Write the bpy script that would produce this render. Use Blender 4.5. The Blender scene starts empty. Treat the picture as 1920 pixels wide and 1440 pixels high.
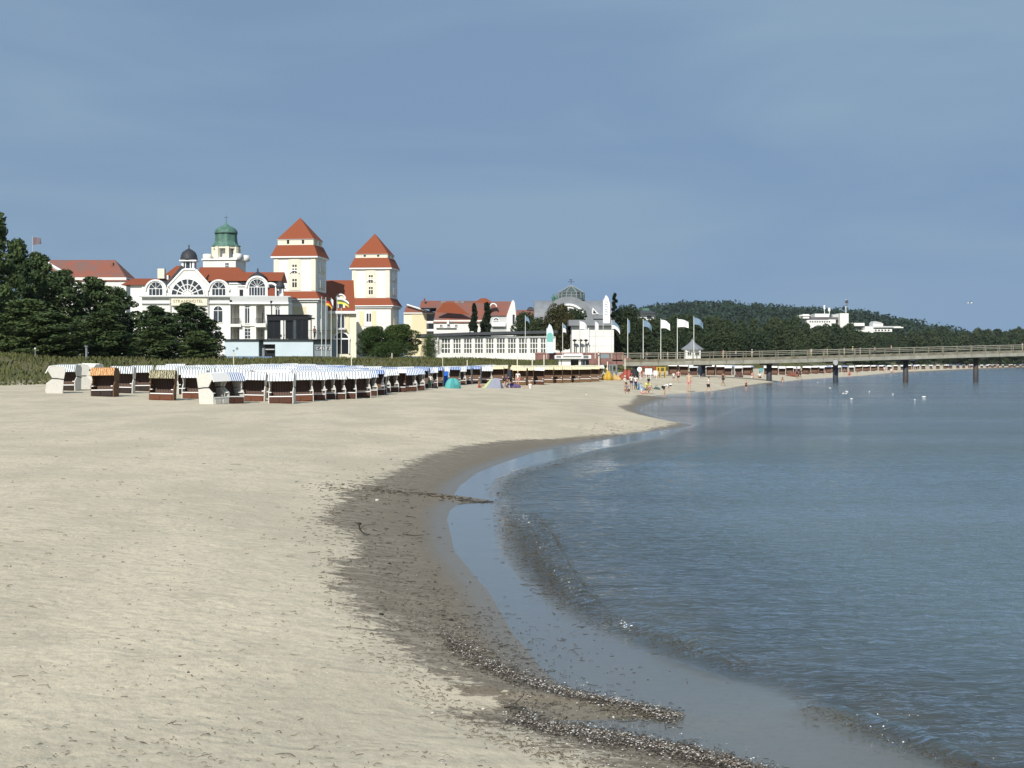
import bpy, math, random
import numpy as np
from mathutils import Vector, Matrix

R = math.radians
random.seed(7); rng = np.random.default_rng(7)
sc = bpy.context.scene
COL = sc.collection

# ---------------------------------------------------------------- camera, sky, sun, exposure
F, CX, HY, CZ = 2880.0, 960.0, 681.0, 3.0      # focal length and horizon of the photograph in its own pixels, eye height above the sea
cam = bpy.data.objects.new("camera", bpy.data.cameras.new("camera")); COL.objects.link(cam)
cam.location = (0, 0, CZ); cam.rotation_euler = (R(90), 0, 0)
cam.data.sensor_width = 36; cam.data.lens = 36 * F / 1920; cam.data.shift_y = -39 / 1920
cam.data.clip_start = 0.1; cam.data.clip_end = 30000
sc.camera = cam
SUN_AZ = (-0.28, -0.96); SUN_EL = R(36)
def build_world():
    w = bpy.data.worlds.new("World"); sc.world = w; w.use_nodes = True
    nt = w.node_tree; nt.nodes.clear(); N, L = nt.nodes.new, nt.links.new
    out = N("ShaderNodeOutputWorld"); bg = N("ShaderNodeBackground"); L(bg.outputs[0], out.inputs[0])
    sky = N("ShaderNodeTexSky"); sky.sky_type = 'NISHITA'; sky.sun_disc = False
    sky.sun_elevation = SUN_EL; sky.sun_rotation = math.atan2(SUN_AZ[0], SUN_AZ[1])
    sky.air_density = 1.0; sky.dust_density = 0.6; sky.ozone_density = 2.0
    tc = N("ShaderNodeTexCoord"); sp = N("ShaderNodeSeparateXYZ"); cb = N("ShaderNodeCombineXYZ")
    L(tc.outputs['Generated'], sp.inputs[0])
    mz = N("ShaderNodeMath"); mz.operation = 'MULTIPLY_ADD'; mz.inputs[1].default_value = 0.38; mz.inputs[2].default_value = 0.40
    L(sp.outputs[2], mz.inputs[0]); L(sp.outputs[0], cb.inputs[0]); L(sp.outputs[1], cb.inputs[1]); L(mz.outputs[0], cb.inputs[2])
    L(cb.outputs[0], sky.inputs[0])
    # thin veil of high cloud in long streaks
    mp = N("ShaderNodeMapping"); mp.inputs['Scale'].default_value = (2.2, 2.2, 11); mp.inputs['Rotation'].default_value = (0.05, 0.1, 0)
    L(tc.outputs['Generated'], mp.inputs[0])
    n1 = N("ShaderNodeTexNoise"); n1.inputs['Scale'].default_value = 1.3; n1.inputs['Detail'].default_value = 5; n1.inputs['Roughness'].default_value = .5
    n1.inputs['Distortion'].default_value = .4
    L(mp.outputs[0], n1.inputs['Vector'])
    r1 = N("ShaderNodeMapRange"); r1.inputs[1].default_value = .36; r1.inputs[2].default_value = .62; r1.inputs[3].default_value = .48; r1.inputs[4].default_value = .92
    L(n1.outputs[0], r1.inputs[0])
    mx = N("ShaderNodeMix"); mx.data_type = 'RGBA'; L(r1.outputs[0], mx.inputs[0]); L(sky.outputs[0], mx.inputs[6])
    mx.inputs[7].default_value = VEIL
    L(mx.outputs[2], bg.inputs[0]); bg.inputs[1].default_value = SKY_STR
VEIL = (2.06, 3.02, 4.08, 1); SKY_STR = 0.1
build_world()
sd = bpy.data.lights.new("sun", 'SUN'); sd.energy = 3.9; sd.angle = R(0.53); sd.color = (1, .955, .88)
so = bpy.data.objects.new("sun", sd); COL.objects.link(so); so.location = (-50, -80, 90)
_d = Vector((SUN_AZ[0] * math.cos(SUN_EL), SUN_AZ[1] * math.cos(SUN_EL), math.sin(SUN_EL)))
so.rotation_euler = _d.to_track_quat('Z', 'Y').to_euler()
sc.view_settings.view_transform = 'Standard'; sc.view_settings.look = 'None'
sc.view_settings.exposure = 0.35; sc.view_settings.gamma = 1; sc.view_settings.use_curve_mapping = False
sc.render.engine = 'CYCLES'; sc.cycles.max_bounces = 8; sc.cycles.transparent_max_bounces = 12

def PX(px, Y): return (px - CX) / F * Y
def PZ(py, Y): return CZ - (py - HY) / F * Y
def P2(px, py, z=0.0):
    d = F * (CZ - z) / (py - HY); return ((px - CX) / F * d, d)

# ---------------------------------------------------------------- materials
MATS = {}
def mat(name, col, rough=.8, var=0, scale=3.0, bump=0, bscale=20, metal=0, spec=.3, col2=None, emis=None, alpha=None):
    if name in MATS: return MATS[name]
    m = bpy.data.materials.new(name); m.use_nodes = True; MATS[name] = m
    nt = m.node_tree; b = nt.nodes["Principled BSDF"]; N, L = nt.nodes.new, nt.links.new
    c = (*col, 1); b.inputs['Base Color'].default_value = c; b.inputs['Roughness'].default_value = rough
    b.inputs['Metallic'].default_value = metal; b.inputs['Specular IOR Level'].default_value = spec
    tc = N("ShaderNodeTexCoord")
    if var or col2:
        n = N("ShaderNodeTexNoise"); n.inputs['Scale'].default_value = scale; n.inputs['Detail'].default_value = 4
        L(tc.outputs['Object'], n.inputs['Vector'])
        mx = N("ShaderNodeMix"); mx.data_type = 'RGBA'
        rr = N("ShaderNodeMapRange"); rr.inputs[1].default_value = .35; rr.inputs[2].default_value = .65; L(n.outputs[0], rr.inputs[0]); L(rr.outputs[0], mx.inputs[0])
        c2 = col2 if col2 else tuple(v * (1 - var) for v in col)
        mx.inputs[6].default_value = c; mx.inputs[7].default_value = (*c2, 1); L(mx.outputs[2], b.inputs['Base Color'])
    if bump:
        n = N("ShaderNodeTexNoise"); n.inputs['Scale'].default_value = bscale; n.inputs['Detail'].default_value = 3; L(tc.outputs['Object'], n.inputs['Vector'])
        bp = N("ShaderNodeBump"); bp.inputs['Strength'].default_value = bump; bp.inputs['Distance'].default_value = .05; L(n.outputs[0], bp.inputs['Height']); L(bp.outputs[0], b.inputs['Normal'])
    return m
def wave_mat(name, c1, c2, axis='X', scale=8.0, thr=.5, rough=.75, rings=False, soft=.06, dist=0):
    """flat stripes (awnings, weave): bands of two colours over the object's own coordinates"""
    if name in MATS: return MATS[name]
    m = bpy.data.materials.new(name); m.use_nodes = True; MATS[name] = m
    nt = m.node_tree; b = nt.nodes["Principled BSDF"]; N, L = nt.nodes.new, nt.links.new
    b.inputs['Roughness'].default_value = rough; b.inputs['Specular IOR Level'].default_value = .2
    tc = N("ShaderNodeTexCoord"); wv = N("ShaderNodeTexWave"); wv.wave_type = 'BANDS'; wv.bands_direction = axis
    wv.inputs['Scale'].default_value = scale; wv.inputs['Distortion'].default_value = dist; wv.inputs['Detail'].default_value = 1; wv.inputs['Detail Scale'].default_value = 3
    L(tc.outputs['Object'], wv.inputs['Vector'])
    rr = N("ShaderNodeMapRange"); rr.inputs[1].default_value = thr - soft; rr.inputs[2].default_value = thr + soft; L(wv.outputs[0], rr.inputs[0])
    mx = N("ShaderNodeMix"); mx.data_type = 'RGBA'; L(rr.outputs[0], mx.inputs[0]); mx.inputs[6].default_value = (*c1, 1); mx.inputs[7].default_value = (*c2, 1)
    L(mx.outputs[2], b.inputs['Base Color']); return m
def leaf_mat(name, c1, c2, rough=.7):
    m = bpy.data.materials.new(name); m.use_nodes = True; MATS[name] = m
    nt = m.node_tree; b = nt.nodes["Principled BSDF"]; N, L = nt.nodes.new, nt.links.new
    b.inputs['Roughness'].default_value = rough; b.inputs['Specular IOR Level'].default_value = .15
    tc = N("ShaderNodeTexCoord"); n = N("ShaderNodeTexNoise"); n.inputs['Scale'].default_value = .55; n.inputs['Detail'].default_value = 5; L(tc.outputs['Object'], n.inputs['Vector'])
    oi = N("ShaderNodeObjectInfo"); ad = N("ShaderNodeMath"); ad.operation = 'MULTIPLY_ADD'; ad.inputs[1].default_value = .35; L(oi.outputs['Random'], ad.inputs[0]); L(n.outputs[0], ad.inputs[2])
    rr = N("ShaderNodeMapRange"); rr.inputs[1].default_value = .4; rr.inputs[2].default_value = .9; L(ad.outputs[0], rr.inputs[0])
    mx = N("ShaderNodeMix"); mx.data_type = 'RGBA'; L(rr.outputs[0], mx.inputs[0]); mx.inputs[6].default_value = (*c1, 1); mx.inputs[7].default_value = (*c2, 1); L(mx.outputs[2], b.inputs['Base Color'])
    return m
W_ = mat("white_plaster", (.78, .77, .72), .85, .10, .35, .1, 3)
CREAM = mat("cream_plaster", (.78, .73, .58), .85, .06, .4)
YEL = mat("yellow_plaster", (.72, .64, .43), .85, .06, .4)
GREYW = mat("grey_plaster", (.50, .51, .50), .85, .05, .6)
TRIM = mat("white_trim", (.82, .82, .80), .6)
SLATE = mat("slate_roof", (.045, .048, .055), .6, .3, 2.0, .2, 8)
REDR = wave_mat("red_tile_roof", (.215, .058, .026), (.275, .080, .036), 'Z', 1.6, .5, .8, soft=.4, dist=2)
REDOLD = mat("weathered_red_roof", (.25, .085, .055), .85, .35, .35, .3, 6, col2=(.17, .10, .085))
GREYR = mat("grey_metal_roof", (.22, .235, .25), .5, .15, .6)
DKR = mat("dark_felt_roof", (.06, .065, .07), .7, .2, 1)
COPPER = mat("green_copper", (.105, .22, .17), .6, .4, .9)
GLASS = mat("window_glass", (.035, .045, .055), .12, .5, 1.2, spec=.8)
GLASSB = mat("pavilion_glass", (.055, .065, .07), .15, .6, .9, spec=.8, col2=(.12, .11, .06))
BLACK = mat("black_metal", (.012, .013, .016), .4)
DKGLASS = mat("dark_glass", (.012, .014, .016), .25, spec=.3)
BRICK = mat("red_brick", (.26, .07, .04), .85, .2, 3)
TERR = mat("red_terrace_wall", (.27, .14, .12), .85, .3, .6)
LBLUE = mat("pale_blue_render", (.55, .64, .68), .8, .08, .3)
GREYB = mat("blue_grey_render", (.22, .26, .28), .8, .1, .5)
STEEL = mat("pale_pole_paint", (.62, .63, .60), .4)
WOODP = mat("weathered_pier_timber", (.25, .235, .18), .9, .3, .8, .3, 4, col2=(.15, .13, .09))
WOODL = mat("pale_pier_fascia", (.34, .33, .27), .9, .25, .7, .3, 4)
PILE = mat("pier_pillar", (.035, .045, .06), .6, .5, .5, col2=(.06, .045, .035))
BARK = mat("bark", (.09, .07, .055), .95, .4, 2, .6, 6)
WICK = wave_mat("brown_wicker", (.115, .055, .034), (.06, .026, .02), 'Z', 9, .5, .8, soft=.4)
WICKO = wave_mat("orange_wicker", (.175, .068, .036), (.105, .045, .028), 'Z', 9, .5, .8, soft=.4)
WICKD = wave_mat("dark_wicker", (.05, .035, .028), (.025, .02, .018), 'Z', 9, .5, .8, soft=.4)
WICKT = wave_mat("tan_wicker", (.20, .115, .06), (.10, .06, .035), 'Z', 9, .5, .8, soft=.4)
WICKW = mat("white_wicker", (.62, .60, .54), .7, .08, 6)
WICKG = mat("grey_wicker", (.22, .23, .24), .7, .2, 6)
INNER = wave_mat("striped_cushion", (.075, .045, .035), (.17, .12, .10), 'X', 3.5, .72, .9, dist=1)
INNERR = wave_mat("maroon_cushion", (.115, .068, .045), (.20, .13, .09), 'X', 5, .75, .9)
ST_GREY = wave_mat("white_grey_stripes", (.78, .79, .78), (.22, .25, .28), 'X', 1.8, .76, .7, soft=.05)
ST_BLUE = wave_mat("white_blue_stripes", (.74, .78, .82), (.05, .10, .28), 'X', 2.2, .66, .7, soft=.05)
ST_NAVY = wave_mat("blue_canopy_stripes", (.035, .085, .27), (.50, .58, .72), 'X', 2.0, .62, .7, soft=.1)
ST_DARK = wave_mat("white_dark_stripes", (.78, .80, .80), (.09, .13, .14), 'X', 2.2, .55, .7, soft=.05)
ST_CREAM = wave_mat("cream_stripes", (.78, .73, .52), (.50, .38, .16), 'X', 1.7, .70, .7, soft=.1)
ST_WHITE = mat("plain_white_canvas", (.82, .81, .77), .8)
ST_ORA = wave_mat("orange_pattern_canopy", (.34, .13, .04), (.58, .38, .19), 'X', 2.6, .55, .7, soft=.1, dist=6)
ST_OLI = wave_mat("olive_pattern_canopy", (.09, .08, .045), (.42, .38, .25), 'X', 2.6, .6, .7, soft=.1, dist=5)
ROPE = mat("black_rubber_strap", (.02, .02, .02), .6)

# ---------------------------------------------------------------- mesh helpers
def text_part(name, body, size, loc, m, parent, gap=.12, ext=.04):
    """raised lettering: every letter a mesh of its own under one sign part"""
    x = loc[0]; first = None; dg = bpy.context.evaluated_depsgraph_get()
    for ch in body:
        if ch == ' ': x += size * .4; continue
        cu = bpy.data.curves.new("letter", 'FONT'); cu.body = ch; cu.size = size; cu.extrude = ext
        tmp = bpy.data.objects.new("letter_outline", cu); me = bpy.data.meshes.new_from_object(tmp); bpy.data.objects.remove(tmp)
        me.materials.clear(); me.materials.append(m); xs = [v.co.x for v in me.vertices]; o = bpy.data.objects.new("letter", me); COL.objects.link(o)
        o.parent = parent; o.location = (x - min(xs), loc[1], loc[2]); o.rotation_euler = (R(90), 0, 0); x += max(xs) - min(xs) + size * gap
class MB:
    def __init__(s): s.v = []; s.f = []; s.m = []; s.mi = 0
    def add(s, vs, fs):
        o = len(s.v); s.v += [tuple(v) for v in vs]; s.f += [tuple(i + o for i in f) for f in fs]; s.m += [s.mi] * len(fs); return s
    def box(s, x0, x1, y0, y1, z0, z1):
        return s.add([(x0, y0, z0), (x1, y0, z0), (x1, y1, z0), (x0, y1, z0), (x0, y0, z1), (x1, y0, z1), (x1, y1, z1), (x0, y1, z1)],
                     [(0, 3, 2, 1), (4, 5, 6, 7), (0, 1, 5, 4), (1, 2, 6, 5), (2, 3, 7, 6), (3, 0, 4, 7)])
    def frus(s, x0, x1, y0, y1, z0, X0, X1, Y0, Y1, z1):
        return s.add([(x0, y0, z0), (x1, y0, z0), (x1, y1, z0), (x0, y1, z0), (X0, Y0, z1), (X1, Y0, z1), (X1, Y1, z1), (X0, Y1, z1)],
                     [(0, 3, 2, 1), (4, 5, 6, 7), (0, 1, 5, 4), (1, 2, 6, 5), (2, 3, 7, 6), (3, 0, 4, 7)])
    def prismy(s, poly, y0, y1):      # polygon in (x, z), counter-clockwise seen from -y, extruded in y
        n = len(poly); vs = [(x, y0, z) for x, z in poly] + [(x, y1, z) for x, z in poly]
        return s.add(vs, [tuple(range(n)), tuple(range(2 * n - 1, n - 1, -1))] + [(i, i + n, (i + 1) % n + n, (i + 1) % n) for i in range(n)])
    def prismx(s, poly, x0, x1):      # polygon in (y, z) extruded in x
        n = len(poly); vs = [(x0, y, z) for y, z in poly] + [(x1, y, z) for y, z in poly]
        return s.add(vs, [tuple(range(n - 1, -1, -1)), tuple(range(n, 2 * n))] + [(i, (i + 1) % n, (i + 1) % n + n, i + n) for i in range(n)])
    def prismz(s, poly, z0, z1):
        n = len(poly); vs = [(x, y, z0) for x, y in poly] + [(x, y, z1) for x, y in poly]
        return s.add(vs, [tuple(range(n - 1, -1, -1)), tuple(range(n, 2 * n))] + [(i, (i + 1) % n, (i + 1) % n + n, i + n) for i in range(n)])
    def tube(s, p, q, r0, r1=None, n=8):
        r1 = r0 if r1 is None else r1; p, q = Vector(p), Vector(q); a = (q - p)
        if a.length < 1e-6: return s
        a.normalize(); t = Vector((0, 0, 1)) if abs(a.z) < .9 else Vector((1, 0, 0)); u = a.cross(t).normalized(); w = a.cross(u)
        vs = []
        for c, r in ((p, r0), (q, r1)):
            for k in range(n):
                t_ = 2 * math.pi * k / n; vs.append(c + (u * math.cos(t_) + w * math.sin(t_)) * r)
        return s.add(vs, [(k, (k + 1) % n, (k + 1) % n + n, k + n) for k in range(n)] + [tuple(range(n - 1, -1, -1)), tuple(range(n, 2 * n))])
    def lathe(s, prof, cx=0, cy=0, n=12, rot=0, cap=True):
        vs = []
        for r, z in prof:
            for k in range(n):
                t = 2 * math.pi * k / n + rot; vs.append((cx + r * math.cos(t), cy + r * math.sin(t), z))
        fs = []
        for j in range(len(prof) - 1):
            for k in range(n):
                a = j * n + k; b = j * n + (k + 1) % n; fs.append((a, b, b + n, a + n))
        if cap: fs += [tuple(range(n - 1, -1, -1)), tuple(range((len(prof) - 1) * n, len(prof) * n))]
        return s.add(vs, fs)
    def arc(s, cx, cz, r, w, y0, y1, a0=0, a1=math.pi, n=14, sx=1.0):   # curved band in the xz plane
        vs = []
        for k in range(n + 1):
            t = a0 + (a1 - a0) * k / n; c, d = math.cos(t) * sx, math.sin(t)
            vs += [(cx + c * r, y0, cz + d * r), (cx + c * (r + w), y0, cz + d * (r + w)), (cx + c * (r + w), y1, cz + d * (r + w)), (cx + c * r, y1, cz + d * r)]
        fs = []
        for k in range(n):
            a = 4 * k; b = a + 4
            for i in range(4): fs.append((a + i, a + (i + 1) % 4, b + (i + 1) % 4, b + i))
        fs += [(0, 3, 2, 1), (4 * n, 4 * n + 1, 4 * n + 2, 4 * n + 3)]
        return s.add(vs, fs)
    def half(s, cx, cz, r, y0, y1, n=14, sx=1.0):
        return s.prismy([(cx + math.cos(math.pi * k / n) * r * sx, cz + math.sin(math.pi * k / n) * r) for k in range(n + 1)], y0, y1)
    def build(s, name, mats, parent=None, smooth=False, off=None):
        me = bpy.data.meshes.new(name)
        v = s.v if off is None else [(a - off[0], b - off[1], c - off[2]) for a, b, c in s.v]
        me.from_pydata(v, [], s.f); mats = mats if isinstance(mats, (list, tuple)) else [mats]
        for m in mats: me.materials.append(m)
        if len(mats) > 1: me.polygons.foreach_set("material_index", s.m)
        if smooth: me.polygons.foreach_set("use_smooth", [True] * len(s.f))
        o = bpy.data.objects.new(name, me); COL.objects.link(o)
        if parent: o.parent = parent
        return o
def np_mesh(name, V, Q, m, smooth=False, attrs=None, parent=None):
    """V (n,3), Q (k,4 or 3): a mesh from arrays"""
    me = bpy.data.meshes.new(name); k, c = Q.shape
    me.vertices.add(len(V)); me.vertices.foreach_set("co", V.astype(np.float32).ravel())
    me.loops.add(k * c); me.loops.foreach_set("vertex_index", Q.astype(np.int32).ravel())
    me.polygons.add(k); me.polygons.foreach_set("loop_start", np.arange(0, k * c, c, dtype=np.int32))
    if smooth: me.polygons.foreach_set("use_smooth", np.ones(k, bool))
    for an, av in (attrs or {}).items():
        a = me.attributes.new(an, 'FLOAT', 'POINT'); a.data.foreach_set("value", av.astype(np.float32))
    me.update(calc_edges=True); me.materials.append(m)
    if name is None: return me
    o = bpy.data.objects.new(name, me); COL.objects.link(o)
    if parent: o.parent = parent
    return o
def tag(o, label, cat, group=None, kind=None):
    if label: o['label'] = label
    if cat: o['category'] = cat
    if group: o['group'] = group
    if kind: o['kind'] = kind
    return o
def empty(name, loc, rz=0, label=None, cat=None, group=None):
    o = bpy.data.objects.new(name, None); COL.objects.link(o); o.location = loc; o.rotation_euler = (0, 0, rz); o.empty_display_size = .5
    return tag(o, label, cat, group)
KIDS = {}
def kids(o):
    if o.name not in KIDS: KIDS[o.name] = list(o.children)
    return KIDS[o.name]
def copy_tree(o, parent=None):
    c = o.copy(); COL.objects.link(c); c.parent = parent
    for ch in kids(o): copy_tree(ch, c)
    return c
ORD = "first second third fourth fifth sixth seventh eighth ninth tenth eleventh twelfth thirteenth fourteenth fifteenth sixteenth seventeenth eighteenth nineteenth twentieth twenty-first twenty-second twenty-third twenty-fourth twenty-fifth twenty-sixth twenty-seventh twenty-eighth twenty-ninth thirtieth thirty-first thirty-second thirty-third thirty-fourth thirty-fifth thirty-sixth thirty-seventh thirty-eighth thirty-ninth fortieth forty-first forty-second forty-third forty-fourth forty-fifth forty-sixth forty-seventh forty-eighth forty-ninth fiftieth".split()

# ---------------------------------------------------------------- the shape of the land
W_px = [(1920, 689), (1700, 699), (1500, 711), (1460, 716), (1400, 726), (1330, 733), (1270, 737), (1222, 742), (1205, 744), (1225, 746), (1262, 747), (1240, 750), (1222, 756), (1204, 763), (1198, 769), (1208, 776),
        (1235, 784), (1262, 790), (1298, 797), (1275, 803), (1240, 807), (1200, 812), (1150, 822), (1060, 836), (1000, 849), (940, 868), (895, 886), (862, 910), (850, 928), (925, 938), (860, 944),
        (842, 958), (838, 975), (845, 1005), (852, 1035), (875, 1062), (893, 1085), (912, 1105), (925, 1125), (945, 1160), (962, 1190), (985, 1215), (1010, 1250), (1050, 1285), (1110, 1302),
        (1180, 1316), (1290, 1337), (1180, 1346), (1105, 1350), (1045, 1350), (1040, 1356), (1110, 1364), (1180, 1378), (1250, 1390), (1330, 1405), (1400, 1425), (1450, 1445)]
W_line = np.array([(9000, 16000), (1500, 3300)] + [P2(*p) for p in W_px] + [(2.5, 9), (3.4, 6), (4.5, 2), (5.2, -3), (6, -20), (9, -200), (9, -9000)], float)
D_px = [(1460, 714), (1330, 731), (1240, 738), (1196, 742), (1180, 757), (1160, 762), (1175, 770), (1210, 778), (1245, 783), (1275, 790), (1250, 795), (1200, 804), (1130, 812), (1060, 820), (960, 828), (860, 843),
        (800, 860), (770, 872), (740, 890), (700, 905), (650, 935), (612, 968), (600, 990), (645, 1004), (668, 1042), (640, 1065), (625, 1100), (645, 1135), (690, 1180), (730, 1215), (800, 1240), (860, 1285),
        (900, 1315), (860, 1335), (940, 1345), (990, 1372), (1050, 1395), (1130, 1425), (1180, 1445)]
D_line = np.array([(1495, 3302), (354, 1081), (121.6, 481)] + [P2(*p, .16) for p in D_px] + [(1.2, 8.8), (2.2, 6), (3.2, 2), (4, -3), (5, -20), (8, -200)], float)
DUNE = np.array([(-160, -400), (-80, 0), (-50, 80), (-39, 108), (-36, 125), (-31, 142), (-22, 168), (-10, 198), (2, 228), (14, 262), (34, 330), (78, 480), (200, 850), (420, 1400), (1000, 2600), (5000, 9000)], float)
V_px = [(1400, 760), (1320, 790), (1240, 818), (1130, 844), (1060, 860), (985, 879), (945, 898), (930, 922), (935, 945), (948, 985), (948, 1015), (965, 1055), (990, 1085), (1035, 1120), (1090, 1160), (1160, 1195),
        (1250, 1235), (1350, 1262), (1450, 1290), (1540, 1325), (1650, 1382), (1800, 1440)]
V_line = np.array([P2(*p) for p in V_px], float)
def sdist(x, y, line):
    """signed distance to a polyline; positive on its left-hand side as drawn from near to far"""
    best = np.full(x.shape, 1e18); sg = np.ones(x.shape)
    for i in range(len(line) - 1):
        ax, ay = line[i]; bx, by = line[i + 1]; dx, dy = bx - ax, by - ay; l2 = dx * dx + dy * dy
        t = np.clip(((x - ax) * dx + (y - ay) * dy) / l2, 0, 1)
        ex, ey = x - (ax + t * dx), y - (ay + t * dy); d2 = ex * ex + ey * ey
        k = d2 < best - 1e-12; best = np.where(k, d2, best)
    return np.sqrt(best)
def inside(x, y, poly):
    c = np.zeros(x.shape, bool); n = len(poly)
    for i in range(n):
        ax, ay = poly[i]; bx, by = poly[(i + 1) % n]
        if ay == by: continue
        cond = ((ay > y) != (by > y)) & (x < (bx - ax) * (y - ay) / (by - ay) + ax); c ^= cond
    return c
LAND = np.vstack([W_line, [(-30000, -9000), (-30000, 16000)]])
DRY = np.vstack([[(9000, 16003)], D_line, [(9, -9000), (-30000, -9000), (-30000, 16003)]])
BACK = np.vstack([DUNE, [(5000, 20000), (-30000, 20000), (-30000, -400)]])
def S(x, y): return np.where(inside(x, y, LAND), 1, -1) * sdist(x, y, W_line)
def sm(a, b, x): t = np.clip((x - a) / (b - a), 0, 1); return t * t * (3 - 2 * t)
_nz = [(rng.uniform(0, 6.28), rng.uniform(0, 6.28)) for _ in range(12)]
def lumps(x, y, f):
    v = 0
    for i, (p, q) in enumerate(_nz):
        a = i * 2.399; k = f * (1 + .37 * i); v = v + np.sin(x * k * math.cos(a) + y * k * math.sin(a) + p) / (1 + .35 * i)
    return v / 4
def height(x, y):
    x = np.asarray(x, float); y = np.asarray(y, float)
    s = S(x, y); r = np.hypot(x, y)
    h = np.where(s > 0, .75 * (1 - np.exp(-s / 5)), np.maximum(-.022 * -s - .03 * (1 - np.exp(s / .5)), -4))
    dd = np.where(inside(x, y, BACK), 1, -1) * sdist(x, y, DUNE)
    h = h + .62 * sm(-42, -3, dd) * (s > 0) * (r > 20)
    dn = 1.95 * sm(0, 13, dd + 1.5 * lumps(x, y, .22)) + .45 * lumps(x, y, .16) * sm(2, 14, dd) * (1 - sm(30, 50, dd))
    h = h + np.where(dd > -3, dn, 0)
    near = sm(3, 9, r) * (1 - sm(120, 200, r))
    h = h + (s > .6) * near * (.010 * lumps(x, y, 4.2) + .018 * lumps(x, y, 1.1)) * sm(.6, 3, s)
    return h, s, dd
def gz(x, y): return float(height(np.array([x]), np.array([y]))[0][0])
def ground_at(px, py):
    """point of the ground seen at a pixel"""
    z = .75
    for _ in range(12):
        x, y = P2(px, py, min(z, 2.6)); z = .5 * z + .5 * gz(x, y)
    return x, y, gz(x, y)

def fan():
    a = np.concatenate([np.arange(-180, -26, 5.0), np.arange(-26, -21, .5), np.arange(-21, 21, .105), np.arange(21, 26, .5), np.arange(26, 180, 5.0)]) * math.pi / 180
    r = np.concatenate([[0.05, .6, 1.5], np.geomspace(2.5, 9.5, 150)[:-1], np.geomspace(9.5, 60, 600)[:-1], np.geomspace(60, 260, 170)[:-1], np.geomspace(260, 15000, 130)])
    A, Rr = np.meshgrid(a, r); x = (Rr * np.sin(A)).ravel(); y = (Rr * np.cos(A)).ravel()
    na, nr = len(a), len(r); i = np.arange(nr - 1)[:, None] * na; j = np.arange(na)[None, :]; j2 = (j + 1) % na
    Q = np.stack([i + j, i + na + j, i + na + j2, i + j2], -1).reshape(-1, 4)[:, ::-1]
    return x, y, Q
GX, GY, GQ = fan()
GH, GS, GD = height(GX, GY)
dry = np.where(inside(GX, GY, DRY), 1, -1) * sdist(GX, GY, D_line)
# ---------------------------------------------------------------- ground and sea
def nodes(name):
    m = bpy.data.materials.new(name); m.use_nodes = True; nt = m.node_tree; nt.nodes.clear(); return m, nt, nt.nodes.new, nt.links.new
def mk(N, L):
    def noise(vec, scale, detail=4, rough=.5, dist=0):
        n = N("ShaderNodeTexNoise"); n.inputs['Scale'].default_value = scale; n.inputs['Detail'].default_value = detail; n.inputs['Roughness'].default_value = rough; n.inputs['Distortion'].default_value = dist
        L(vec, n.inputs['Vector']); return n.outputs[0]
    def rng_(v, a, b, c=0., d=1., smooth=False):
        n = N("ShaderNodeMapRange"); n.inputs[1].default_value = a; n.inputs[2].default_value = b; n.inputs[3].default_value = c; n.inputs[4].default_value = d
        if smooth: n.interpolation_type = 'SMOOTHSTEP'
        L(v, n.inputs[0]); return n.outputs[0]
    def mix(f, a, b):
        n = N("ShaderNodeMix"); n.data_type = 'RGBA'
        for k, v in ((0, f), (6, a), (7, b)):
            if isinstance(v, tuple): n.inputs[k].default_value = (*v, 1)
            elif isinstance(v, float): n.inputs[k].default_value = v
            else: L(v, n.inputs[k])
        return n.outputs[2]
    def mth(op, a, b=None, c=None):
        n = N("ShaderNodeMath"); n.operation = op
        for k, v in enumerate((a, b, c)):
            if v is None: continue
            if isinstance(v, (int, float)): n.inputs[k].default_value = v
            else: L(v, n.inputs[k])
        return n.outputs[0]
    def attr(a):
        n = N("ShaderNodeAttribute"); n.attribute_name = a; return n.outputs['Fac']
    def mapv(vec, s, rot=0):
        n = N("ShaderNodeMapping"); n.inputs['Scale'].default_value = s; n.inputs['Rotation'].default_value = (0, 0, rot); L(vec, n.inputs[0]); return n.outputs[0]
    return noise, rng_, mix, mth, attr, mapv
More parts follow.
